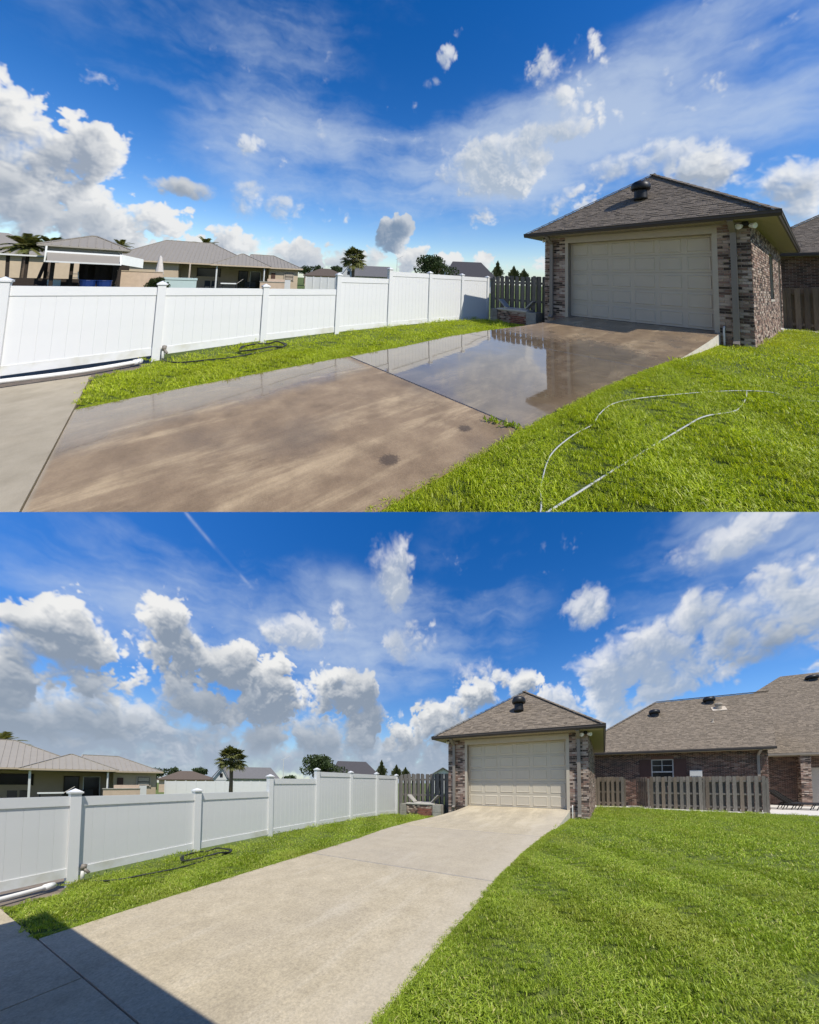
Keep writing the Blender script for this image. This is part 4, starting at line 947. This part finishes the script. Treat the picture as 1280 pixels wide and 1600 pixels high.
def build_paving():
    zf = lambda s: -1.355-.012*max(0, s+1)
    mb = MB(); vs = []
    for s_ in frange(-1.0, 6.0, 7): vs += [(s_, 19.92 if s_ > -.5 else 19.7, zf(s_)), (s_, 20.52, zf(s_)), (s_, 19.92 if s_ > -.5 else 19.7, zf(s_)-.15)]
    fs = []
    for i in range(7): k = 3*i; fs += [(k, k+3, k+4, k+1), (k+2, k+5, k+3, k)]
    struct('walkway', mb.add(vs, fs), M_walk)
    if CUR is DRY:
        struct('patio', MB().slab([(5.95, 20.3, -1.445), (8.7, 19.7, -1.445), (13.5, 21.5, -1.445), (19, 29.4, -1.445), (6.95, 29.4, -1.445), (6.95, 23.1, -1.445), (5.95, 22.8, -1.445)], (0, 0, -.2)), M_walk)
        struct('yard_slab', MB().box(-1.0, 5.94, 20.53, 22.95, -1.6, -1.43), M_walk)
        for i, (x, y) in enumerate(((7.25, 24.0), (7.75, 25.1))):
            l = thing('lounger', ['dark sling lounger on the pale patio, nearer the lawn', 'dark sling lounger on the pale patio, behind another lounger'][i], 'lounger', (x, y, -1.445), group='loungers on the patio')
            z = -1.445
            part('back', MB().slab([(x, y, z+1.02), (x+.75, y, z+.34), (x+.75, y+.6, z+.34), (x, y+.6, z+1.02)], (.02, 0, .02)), M_sling, l)
            part('seat', MB().slab([(x+.76, y, z+.345), (x+1.95, y, z+.33), (x+1.95, y+.6, z+.33), (x+.76, y+.6, z+.345)], (0, 0, .025)), M_sling, l)
            part('frame', MB().beam((x+.5, y-.02, z+.33), (x+1.97, y-.02, z+.32), .03, .04).beam((x+.5, y+.62, z+.33), (x+1.97, y+.62, z+.32), .03, .04).beam((x-.01, y-.02, z+1.02), (x+.76, y-.02, z+.33), .03, .04).beam((x-.01, y+.62, z+1.02), (x+.76, y+.62, z+.33), .03, .04), M_black, l)
            for dx in (.55, 1.1, 1.8):
                for dy in (-.02, .62): part('leg', MB().beam((x+dx, y+dy, z+.32), (x+dx-.14, y+dy, z), .03, .03, up=(0, 1, 0)), M_black, l)

def build_shade_house():
    """the building at the second camera's left elbow whose eave throws the shade on the apron"""
    t = thing('carport', 'open fronted brick carport with overhanging roof that shades the apron of the dry driveway', 'building', (-3.4, -2.6, -1.75))
    part('wall', MB().box(-5.05, -2.2, -3.7, -2.75, -1.9, 1.325), M_dbrick, t)
    for x in (-5.15, -2.35): part('post', MB().box(x-.06, x+.06, -1.72, -1.6, -1.9, 1.325), M_pale, t)
    part('roof', MB().add([(-5.35, -1.42, 1.33), (-1.5, -1.42, 1.33), (-1.5, -3.9, 1.33), (-5.35, -3.9, 1.33), (-4.2, -2.7, 1.9), (-2.4, -2.7, 1.9)], [(3, 2, 1, 0), (0, 1, 5, 4), (1, 2, 5), (2, 3, 4, 5), (3, 0, 4)]), M_shingle, t)

# ------------------------------------------------------------------ trees
def leaf_cloud(c, rad, n, size, rnd, lumps=9, flat=.8):
    mb = MB(); c = Vector(c); L = []
    for _ in range(lumps):
        d = Vector((rnd.gauss(0, 1), rnd.gauss(0, 1), rnd.gauss(0, .8))).normalized()*rnd.uniform(.35, .75)
        L.append((c + Vector((d.x*rad[0], d.y*rad[1], d.z*rad[2])), rnd.uniform(.32, .55)))
    for _ in range(n):
        p, q = rnd.choice(L); d = Vector((rnd.gauss(0, 1), rnd.gauss(0, 1), rnd.gauss(0, 1))).normalized()*(rnd.random()**.4)
        o = p + Vector((d.x*rad[0]*q, d.y*rad[1]*q, d.z*rad[2]*q*flat)); a = Vector((rnd.gauss(0, 1), rnd.gauss(0, 1), rnd.gauss(0, 1))).normalized(); b = a.orthogonal().normalized(); s_ = size*rnd.uniform(.6, 1.4)
        mb.add([o-a*s_, o+b*s_*.5, o+a*s_, o-b*s_*.5], [(0, 1, 2, 3)])
    return mb
def tree(name, label, az, d, zc, rad, n, size, seed, m=None, group=None, base=-1.98, tr=.22):
    rnd = random.Random(seed); p = polar(az, d, base); t = thing(name, label, 'tree', p, group=group)
    x, y = p[0], p[1]
    k = MB().tube([(x, y, base), (x+.1, y, base+(zc-base)*.4), (x-.1, y+.1, zc)], [tr*1.3, tr, tr*.5], 8)
    for i in range(5):
        a = i*1.26+rnd.random(); k.tube([(x, y, base+(zc-base)*rnd.uniform(.45, .8)), (x+rad[0]*.6*cos(a), y+rad[1]*.6*sin(a), zc+rad[2]*rnd.uniform(-.3, .5))], [tr*.55, tr*.15], 6)
    part('trunk', k, M_trunk, t, smooth=True)
    part('crown', leaf_cloud((x, y, zc), rad, n, size, rnd, 16), m or M_leaf, t)
def conifer(label, az, d, zt, zb, r, seed, group):
    rnd = random.Random(seed); p = polar(az, d, -1.98); x, y = p[0], p[1]; t = thing('conifer', label, 'tree', p, group=group)
    part('trunk', MB().tube([(x, y, -1.98), (x, y, zt-.5)], [.16, .04], 7), M_trunk, t)
    mb = MB()
    for _ in range(1500):
        u = rnd.random()**.7; a = rnd.uniform(0, 6.28); rr = r*u*(1+.4*sin(a*2+u*11+seed)+.25*sin(a*5-u*23))*rnd.uniform(.35, 1); o = Vector((x+rr*cos(a), y+rr*sin(a), zt-(zt-zb)*u + rnd.gauss(0, .1)))
        v = Vector((cos(a)*.5, sin(a)*.5, .9)).normalized(); b = v.orthogonal(); s_ = rnd.uniform(.12, .3)
        mb.add([o-v*s_*.5, o+b*s_*.3, o+v*s_, o-b*s_*.3], [(0, 1, 2, 3)])
    part('crown', mb, M_cyp, t)
def palm(label, az, d, zc, r, seed, fronds=26, droop=1., base=-1.98, tr=.16, fan=True, group='palms behind the white fence'):
    rnd = random.Random(seed); p = polar(az, d, base); x, y = p[0], p[1]; t = thing('palm_tree', label, 'palm', p, group=group)
    part('trunk', MB().tube([(x, y, base), (x+.04, y, (base+zc)/2), (x, y, zc-.1)], [tr*1.2, tr, tr*1.05], 10), M_trunk, t, smooth=True)
    for k in range(fronds):
        a = k*2.399+rnd.random()*.5; el = rnd.uniform(-.75, 1.35) if fan else rnd.uniform(-.1, 1.25); L = r*rnd.uniform(.82, 1.1); mb = MB(); c = Vector((x, y, zc)); n = 9
        d0 = Vector((cos(a)*cos(el), sin(a)*cos(el), sin(el))); sd = Vector((-sin(a), cos(a), 0)); pts = []
        for i in range(n+1): u = i/n; pts.append(c + d0*L*u + Vector((0, 0, -droop*L*.42*u*u)))
        mb.tube(pts, [.022*(1-.8*i/n) for i in range(n+1)], 4)
        if fan:
            o = pts[5]
            for j in range(21):
                w_ = (j-10)/10*1.7; dv = (d0*cos(w_) + sd*sin(w_)).normalized(); l = L*.52*rnd.uniform(.8, 1.05); e = o + dv*l + Vector((0, 0, -.28*l*rnd.uniform(.4, 1.3))); b = dv.cross(Vector((0, 0, 1))); b = (b if b.length > .1 else sd).normalized()*.075
                mid_ = o + dv*l*.6; mb.add([o, mid_+b, e, mid_-b], [(0, 1, 2, 3)])
        else:
            for i in range(2, n+1):
                for sg in (-1, 1):
                    for q in (0, .5):
                        o = pts[i] + (pts[i-1]-pts[i])*q; dv = (sd*sg*.8 + (pts[i]-pts[i-1]).normalized()*.7 + Vector((0, 0, -.25))).normalized(); l = L*.26*(1-.5*abs(i/n-.5)); b = (pts[i]-pts[i-1]).normalized()*.06
                        mb.add([o-b, o+dv*l*.6-b*.6, o+dv*l, o+b], [(0, 1, 2, 3)])
        part('frond', mb, M_palm, t)

# ------------------------------------------------------------------ beyond the white fence
def facing(name, label, cat, az, d, turn=0., group=None):
    """a thing whose own +y runs away from the lot; returns it and a helper (heading, elevation, depth) -> its own x, y, z"""
    a = R_(az - AXIS); t = thing(name, label, cat, polar(az, d, 0), -a + 1e-6 + R_(turn), group)
    def at(h, el, v=0.):
        h = R_(h-az); D = d+v; return Vector((D*tan(h), v, D/cos(h)*tan(R_(el))))
    return t, at
def hip(mb, u0, u1, v0, v1, ze, zr, ra, rb, th=.16):
    """hip roof on a rectangle with ridge from (ra) to (rb), fascia thickness th"""
    vm = (v0+v1)/2; b = [(u0, v0), (u1, v0), (u1, v1), (u0, v1)]
    vs = [(x, y, ze-th) for x, y in b] + [(x, y, ze) for x, y in b] + [(ra, vm, zr), (rb, vm, zr)]
    return mb.add(vs, [(3, 2, 1, 0), (0, 1, 5, 4), (1, 2, 6, 5), (2, 3, 7, 6), (3, 0, 4, 7), (4, 5, 9, 8), (5, 6, 9), (6, 7, 8, 9), (7, 4, 8)])
def seams(u0, u1, v0, v1, ze, zr, ra, rb, step=.42, ends=True):
    vm = (v0+v1)/2; mb = MB(); u = u0+step/2
    while u < u1:
        f = min(1., (u-u0)/max(ra-u0, .01), (u1-u)/max(u1-rb, .01))
        if f > .06: mb.beam((u, v0, ze+.02), (u, v0+(vm-v0)*f, ze+(zr-ze)*f+.02), .035, .05)
        u += step
    if ends:
        for x0, xr in ((u0, ra), (u1, rb)):
            v = v0+step/2
            while v < v1:
                f = min(1., (v-v0)/(vm-v0), (v1-v)/(v1-vm))
                if f > .06: mb.beam((x0, v, ze+.02), (x0+(xr-x0)*f, v, ze+(zr-ze)*f+.02), .035, .05)
                v += step
    for a, b in (((u0, v0, ze), (ra, vm, zr)), ((u1, v0, ze), (rb, vm, zr)), ((ra, vm, zr), (rb, vm, zr))): mb.beam(Vector(a)+Vector((0, 0, .03)), Vector(b)+Vector((0, 0, .03)), .12, .05)
    return mb
def build_neighbours():
    wet = CUR is WET; wd = 'wet' if wet else 'dry'; gz = -1.98
    t, at = facing('house', 'tan house with grey standing seam metal roof beyond the fence, %s lot' % wd, 'house', -26.9, 46)
    big, wing, por = (-13.4, 1.9, 0, 12, 1.2, 4.1, -8.9, -3.8), (.3, 7.35, .3, 8.3, 1.1, 2.85, 1.0, 3.9), (-3.15, 3.2, -2.6, 3.4, 1.1, 2.62, -.1, .12)
    for nm, q in (('roof', big), ('wing_roof', wing), ('porch_roof', por)):
        r = part(nm, hip(MB(), *q), M_metal_roof, t); part('roof_seam', seams(*q), M_metal_roof, r, kind='stuff')
        u0, u1, v0, v1, ze = q[:5]; part('gutter', MB().box(u0-.03, u1+.03, v0-.1, v0-.003, ze-.16, ze-.01), M_tan, r)
    part('wall', MB().box(-12.8, -6.6, .6, 11.4, gz, 1.03).box(-6.6, 3.2, 3.0, 11.4, gz, 1.02).box(3.2, 6.85, .9, 7.7, gz, .93), M_tan, t)
    part('picture_window', MB().box(-4.9, -2.5, 2.93, 2.995, -.35, .62), M_dark, t)
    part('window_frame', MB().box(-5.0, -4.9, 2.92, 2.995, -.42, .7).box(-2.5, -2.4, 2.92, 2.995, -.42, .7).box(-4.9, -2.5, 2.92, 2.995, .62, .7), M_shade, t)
    for a, b in ((-.3, .7), (1.1, 2.3)):
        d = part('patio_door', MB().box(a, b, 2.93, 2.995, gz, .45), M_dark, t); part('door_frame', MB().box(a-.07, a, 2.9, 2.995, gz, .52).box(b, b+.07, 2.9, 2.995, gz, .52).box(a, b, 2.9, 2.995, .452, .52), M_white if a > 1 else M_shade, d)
    for u, v in ((-2.55, -2.3), (2.45, -2.3), (-5.4, -.1)): part('porch_post', MB().box(u-.07, u+.07, v-.07, v+.07, gz, 1.0 if v < -1 else 1.05), M_lightwood if v > -1 else M_pale, t)
    part('downspout', MB().tube([(2.62, -2.45, 1.0), (2.45, -2.4, .8), (2.45, -2.4, gz)], .04, 6), M_white, t)
    w_ = part('window', MB().box(5.2, 6.25, .84, .895, -.55, .45), M_dark, t); part('shade_panel', MB().box(5.25, 6.2, .76, .835, -.5, -.1).box(5.25, 6.2, .76, .835, .0, .42), M_lightwood, w_); part('window_frame', MB().box(5.1, 5.2, .8, .895, -.62, .52).box(6.25, 6.35, .8, .895, -.62, .52).box(5.2, 6.25, .8, .895, .452, .52), M_lightwood, w_)
    part('door', MB().box(3.5, 4.0, .84, .895, gz, .4), M_shutter, t)
    a, _ = facing('air_conditioner', 'pale cooling unit by the tan house wall right of the brick counter, %s lot' % wd, 'appliance', -20.1, 46)
    part('case', MB().box(-.35, .35, -.35, .35, gz, -.45), M_pale, a); part('fan_grille', MB().lathe((0, 0, -.45), [(.28, 0), (.28, .03), (.05, .04)], 14), M_black, a)
    b, _ = facing('brick_counter', 'sand coloured outdoor counter in front of the tan house porch, %s lot' % wd, 'counter', -22.4, 42)
    part('base', MB().box(-1.3, 1.35, -.4, .4, gz, -.72).box(-.55, 1.35, .41, .8, gz, -.35), M_pink, b); part('counter_top', MB().box(-1.36, 1.4, -.46, .409, -.718, -.66), M_stone, b)
    for k in range(5):
        pass
    l, _ = facing('patio_lounge', 'white padded lounger under the tan house porch, %s lot' % wd, 'lounger', -27.9, 44)
    part('seat', MB().box(-1.3, .3, -.3, .3, -1.12, -1.0), M_white, l); part('back', MB().slab([(.3, -.3, -1.1), (.95, -.3, -.55), (.95, .3, -.55), (.3, .3, -1.1)], (.05, 0, .08)), M_canvas, l); part('leg', MB().box(-1.2, -1.1, -.3, .3, gz, -1.12), M_black, l); part('leg', MB().box(.2, .3, -.3, .3, gz, -1.12), M_black, l)
    for i, h in enumerate((-31.3, -30.4, -26.0, -25.2)):
        c, _ = facing('patio_chair', ['dark metal chair farthest left in the tan house porch shade', 'dark metal chair second from the left in the tan house porch shade', 'dark metal chair just right of the tan house porch lounger', 'dark metal chair farthest right in the tan house porch shade'][i] + ', %s lot' % wd, 'chair', h, 46.6, group='patio chairs at the tan house, %s lot' % wd)
        part('seat', MB().box(-.3, .3, -.3, .3, -1.5, -1.42), M_black, c); part('back', MB().box(-.3, .3, .26, .32, -1.42, -.85), M_black, c)
        for x in (-.27, .27):
            for y in (-.27, .27): part('leg', MB().box(x-.03, x+.03, y-.03, y+.03, gz, -1.5), M_black, c)
    # white fence of the far yards
    f, _ = facing('vinyl_fence', 'distant white panel fence running behind the palm, %s lot' % wd, 'fence', -7, 54)
    x0, n, st = -9.8, 17, 1.15
    for k in range(n+1): part('post', MB().box(x0+k*st-.07, x0+k*st+.07, -.07, .07, gz, .16), M_vinyl, f)
    for k in range(n): part('panel', MB().box(x0+k*st+.07, x0+(k+1)*st-.07, -.025, .025, gz+.05, .08), M_vinyl, f)
    # houses in the distance
    g, _ = facing('house', 'grey roofed house with white gable behind the tall fan palm, %s lot' % wd, 'house', -6.4, 60)
    r = MB(); zr, ze = 2.58, .55
    r.add([(-5.0, -.5, ze), (4.6, -.5, ze), (3.4, 3.5, zr), (-4.0, 3.5, zr), (-5.0, 7.5, ze), (4.6, 7.5, ze)], [(0, 1, 2, 3), (1, 5, 2), (3, 2, 5, 4), (0, 3, 4), (0, 4, 5, 1)]); part('roof', r, M_greyroof, g)
    part('wall', MB().box(-4.6, 4.2, .2, 7, gz, .545), M_pale, g)
    gb = part('gable', MB().slab([(-5.35, -.55, .3), (-3.15, -.55, .3), (-4.0, -.55, 2.35)], (0, 3.5, 0)).box(-5.1, -3.4, -.5, .19, gz, .299), M_pale, g)
    part('gable_window', MB().box(-4.3, -3.9, -.6, -.552, .75, 1.35).lathe((-4.1, -.58, 1.3), [(.2, 0), (.2, .02)], 10), M_dark, gb)
    part('gable_roof', MB().beam((-5.6, -.7, .32), (-4.0, -.7, 2.48), .5, .1, up=(-.8, 0, .6)).beam((-2.95, -.7, .32), (-4.0, -.7, 2.48), .5, .1, up=(.8, 0, .6)), M_greyroof, gb)
    g, _ = facing('house', 'low house with brown hip roof left of the tall fan palm, %s lot' % wd, 'house', -14.4, 78)
    part('roof', hip(MB(), -4.6, 5.6, 0, 8, .5, 2.25, -.9, 1.2), M_brownroof, g); part('wall', MB().box(-4.2, 5.2, .4, 7.6, gz, .33), M_pink, g)
    g, _ = facing('house', 'house with charcoal gable roof right of the round oak, %s lot' % wd, 'house', 10.2, 73)
    part('roof', MB().add([(-5.4, -.6, 1.0), (6.3, -.6, 1.0), (2.9, 4.2, 4.85), (-3.6, 4.2, 4.95), (6.3, 9, 1.0), (-5.4, 9, 1.0)], [(0, 1, 2, 3), (1, 4, 2), (3, 2, 4, 5), (0, 3, 5), (0, 5, 4, 1)]), M_charroof, g)
    part('wall', MB().box(-5.0, 5.8, .1, 8.5, gz, .99), M_pale, g)
    gb = part('gable', MB().slab([(-6.1, -1.0, .9), (-3.2, -1.0, .9), (-4.9, -1.0, 2.7)], (0, 3, 0)).box(-5.9, -3.4, -.95, .09, gz, .899), M_pale, g); part('gable_roof', MB().beam((-6.35, -1.1, .85), (-4.85, -1.1, 2.85), .45, .12, up=(-.8, 0, .6)).beam((-2.9, -1.1, .85), (-4.85, -1.1, 2.85), .45, .12, up=(.8, 0, .6)), M_charroof, gb)
    palm('tall fan palm standing alone behind the white fence, %s lot' % wd, -9.62, 43.6, 2.75, 1.8, 61, 76, .7, tr=.19, group=None)
    tree('oak_tree', 'dark round oak beside the charcoal roof, %s lot' % wd, 4.2, 52, 2.2, (3.7, 2.8, 2.2), 3600, .18, 62)
    conifer('pointed conifer standing alone left of the bushier pair, %s lot' % wd, 15.1, 78, 5.2, 1.5, 1.5, 63, 'conifers beyond the grey picket fence, %s lot' % wd)
    conifer('shorter bushy conifer right of the pointed one, %s lot' % wd, 17.7, 78, 4.1, 1.2, 1.7, 64, 'conifers beyond the grey picket fence, %s lot' % wd)
    conifer('low dark conifer nearest the brick garage, %s lot' % wd, 19.3, 78, 3.5, 1.0, 1.5, 65, 'conifers beyond the grey picket fence, %s lot' % wd)
    for i, (h, e, r_) in enumerate(((-17.5, 3.2, 2.3), (-15.6, 3.0, 2.0), (-12.4, 3.6, 2.0), (.2, 1.8, 2.2))):
        tree('tree', ['small dark tree at the right end of the tan house', 'small dark tree above the brown roof', 'small dark tree close left of the tall fan palm', 'low dark tree left of the round oak'][i] + ', %s lot' % wd, h, 105, e-.9, (r_, r_, 1.7), 700, .3, 70+i, group='small far trees, %s lot' % wd)
    lp, _ = facing('light_pole', 'slim pale light pole with short arms behind the white fence, %s lot' % wd, 'lamp post', -2.1, 43.6)
    part('pole', MB().tube([(0, 0, gz), (0, 0, 2.9)], [.06, .035], 8), M_pale, lp); part('arm', MB().tube([(-.25, 0, 2.75), (0, 0, 2.85), (.75, 0, 3.3)], .022, 6), M_pale, lp)
    if not wet:
        h, _ = facing('house', 'pale gable end of a distant house left of the dry garage', 'house', 25.5, 60)
        part('wall', MB().box(-2.0, 2.2, 0, 8, gz, 1.3).slab([(-2.2, -.02, 1.3), (2.4, -.02, 1.3), (.1, -.02, 2.55)], (0, 8, 0)), M_pale, h); part('roof', MB().beam((-2.7, 3.7, 1.05), (.1, 3.7, 2.75), 8.4, .14, up=(-.5, 0, .8)).beam((2.9, 3.7, 1.05), (.1, 3.7, 2.75), 8.4, .14, up=(.5, 0, .8)), M_greyroof, h)
        palm('feather palm showing over the left end of the tan roof, dry lot', -31.95, 59, 4.0, 2.4, 68, 22, .8, fan=False)
        return
    # pool cabana with white fascia, and what stands round it
    c, _ = facing('cabana', 'open cabana with white fascia and grey awning at the far left behind the fence', 'shelter', -44, 30)
    q = (-2.45, 1.95, 0, 4.2, 1.42, 2.32, -.1, .15)
    r = part('roof', hip(MB(), *q, th=.09), M_metal_roof, c); part('roof_seam', seams(*q, step=.4), M_metal_roof, r, kind='stuff')
    part('gable_board', MB().box(-1.98, 1.5, .3, .36, .98, 1.33), M_metal_roof, c)
    part('fascia', MB().box(-2.05, 1.5, -.06, .0, .93, 1.05).box(-2.08, -2.0, -.055, .35, .35, 1.33).slab([(1.38, -.9, .33), (1.38, .3, .33), (1.38, .3, 1.1), (1.38, -.05, 1.06)], (.08, 0, 0)).slab([(1.47, -.02, .40), (2.75, .9, .22), (2.75, .9, .86), (1.47, -.02, 1.08)], (0, .07, 0)), M_white, c)
    part('awning', MB().slab([(-1.9, -.9, .40), (1.34, -.9, .40), (1.42, -.06, .92), (-1.98, -.06, .92)], (0, .02, .04)), M_metal_roof, c); part('awning_edge', MB().box(-1.95, 1.38, -.96, -.91, .33, .42), M_pale, c)
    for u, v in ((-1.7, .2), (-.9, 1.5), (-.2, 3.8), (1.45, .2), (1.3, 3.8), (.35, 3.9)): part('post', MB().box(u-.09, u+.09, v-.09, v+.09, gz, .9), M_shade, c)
    part('wall', MB().box(-.6, 2.2, 4.0, 4.1, gz, .9), M_shade, c)  # near-black back wall, the cabana's inner shade put into its colour
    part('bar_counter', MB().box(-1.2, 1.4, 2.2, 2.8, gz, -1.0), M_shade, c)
    for i, hh in enumerate((-49.3, -46.6)):
        b, _ = facing('patio_sofa', ['dark patio sofa under the flat canopy at the far left', 'dark patio sofa between the slanted posts left of the cabana'][i], 'sofa', hh, 31.5)
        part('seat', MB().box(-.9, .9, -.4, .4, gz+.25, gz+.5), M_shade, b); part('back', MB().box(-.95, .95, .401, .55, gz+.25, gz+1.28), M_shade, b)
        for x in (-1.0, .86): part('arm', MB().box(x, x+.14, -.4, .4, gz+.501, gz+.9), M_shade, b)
        for x in (-.8, .7): part('leg', MB().box(x, x+.1, -.3, .3, gz, gz+.249), M_black, b)
        if i: part('cushion', MB().box(-.5, .1, .1, .4, gz+.51, gz+1.2), M_teal, b)
    for i, (u, v) in enumerate(((-.05, .5), (.75, .7))):
        k, _ = facing('plastic_tub', ['blue plastic tub in the cabana shade, farther from the post', 'blue plastic tub in the cabana shade, beside the right post'][i], 'tub', -44+math.degrees(atan2(u, 30+v)), 30.2)
        part('tub', MB().lathe((0, 0, gz), [(.34, .55), (.40, 1.22), (.43, 1.24), (.42, 1.28), (.36, 1.26)], 14), M_bluetub, k); part('stand', MB().lathe((0, 0, gz), [(.3, 0), (.3, .55)], 10), M_black, k)
    s_, _ = facing('step_ladder', 'pale step ladder leaning inside the cabana', 'ladder', -45.4, 32)
    part('rail', MB().beam((-.25, 0, gz), (-.1, .5, -.2), .05, .05).beam((.35, 0, gz), (.2, .5, -.2), .05, .05), M_white, s_)
    for k in range(6): part('step', MB().box(-.22+.02*k, .32-.02*k, .05+.07*k, .13+.07*k, gz+.25+.27*k, gz+.29+.27*k), M_white, s_)
    o, _ = facing('flat_canopy', 'low flat canopy with pale edge at the far left', 'shelter', -50, 33)
    part('roof', MB().box(-3, 1.5, 0, 3, .70, .80), M_pale, o)
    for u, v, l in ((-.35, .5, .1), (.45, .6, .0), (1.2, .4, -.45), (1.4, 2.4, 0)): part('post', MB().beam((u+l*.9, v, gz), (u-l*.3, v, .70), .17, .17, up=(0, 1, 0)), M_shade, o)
    o, _ = facing('brick_planter', 'sand coloured low wall right of the cabana', 'wall', -38.2, 34)
    part('wall', MB().box(-1.9, .9, 0, .5, gz, -.05), M_pink, o); part('coping', MB().box(-1.95, .95, -.05, .55, -.047, .01), M_tan, o)
    h, _ = facing('house', 'tan house with grey roof cut by the left edge behind two palms', 'house', -50.5, 50)
    part('roof', hip(MB(), -9, 3.4, 0, 10, 1.3, 3.5, -5, -.3), M_metal_roof, h); part('wall', MB().box(-8.5, 9.5, .6, 9.5, gz, 1.1), M_tan, h)
    palm('short leafy palm farthest left above the flat canopy', -49.4, 38, 1.5, 1.5, 81, 70, .8, fan=False)
    palm('leafy palm close left of the cabana roof', -47.6, 40, 1.75, 1.25, 82, 60, .8, fan=False)
    palm('feather palm rising behind the cabana roof ridge', -41.4, 62, 3.3, 1.9, 83, 22, .8, fan=False)
    palm('feather palm showing over the middle of the tan roof', -31.95, 60, 4.3, 2.2, 84, 22, .8, fan=False)
    u, _ = facing('closed_umbrella', 'closed off white patio umbrella beside the tan house', 'umbrella', -37.1, 38)
    part('canopy', MB().lathe((0, 0, -.3), [(.30, 0), (.34, .15), (.22, 1.0), (.12, 1.65), (.04, 1.72)], 10), M_canvas, u); part('pole', MB().tube([(0, 0, gz), (0, 0, 1.5)], .03, 6), M_white, u)
    rnd = random.Random(90); bp = polar(-37.2, 34, gz); b = thing('bush', 'dark green bush below the closed umbrella', 'bush', bp)
    part('foliage', leaf_cloud((bp[0], bp[1], -1.1), (.85, .8, .75), 1500, .1, rnd, 10), M_leaf, b); part('stem', MB().tube([(bp[0], bp[1], gz), (bp[0], bp[1], -1.1)], .05, 6), M_trunk, b)
    p, _ = facing('hot_tub', 'pale teal covered hot tub on the tan house patio', 'hot tub', -34.7, 40)
    part('tub', MB().box(-1.3, 1.4, -.6, 1.2, gz, -.72), M_teal, p); part('cover', MB().box(-1.36, 1.46, -.66, 1.26, -.718, -.52), M_teal, p)

# ------------------------------------------------------------------ build both lots
for CUR in (WET, DRY):
    build_ground(); build_drive(); build_vinyl_fence(); build_wood_fences(); build_garage(); build_house(); build_paving()
    if CUR is DRY: build_shade_house()
    build_planter(); build_neighbours(); build_hoses(); build_grass()
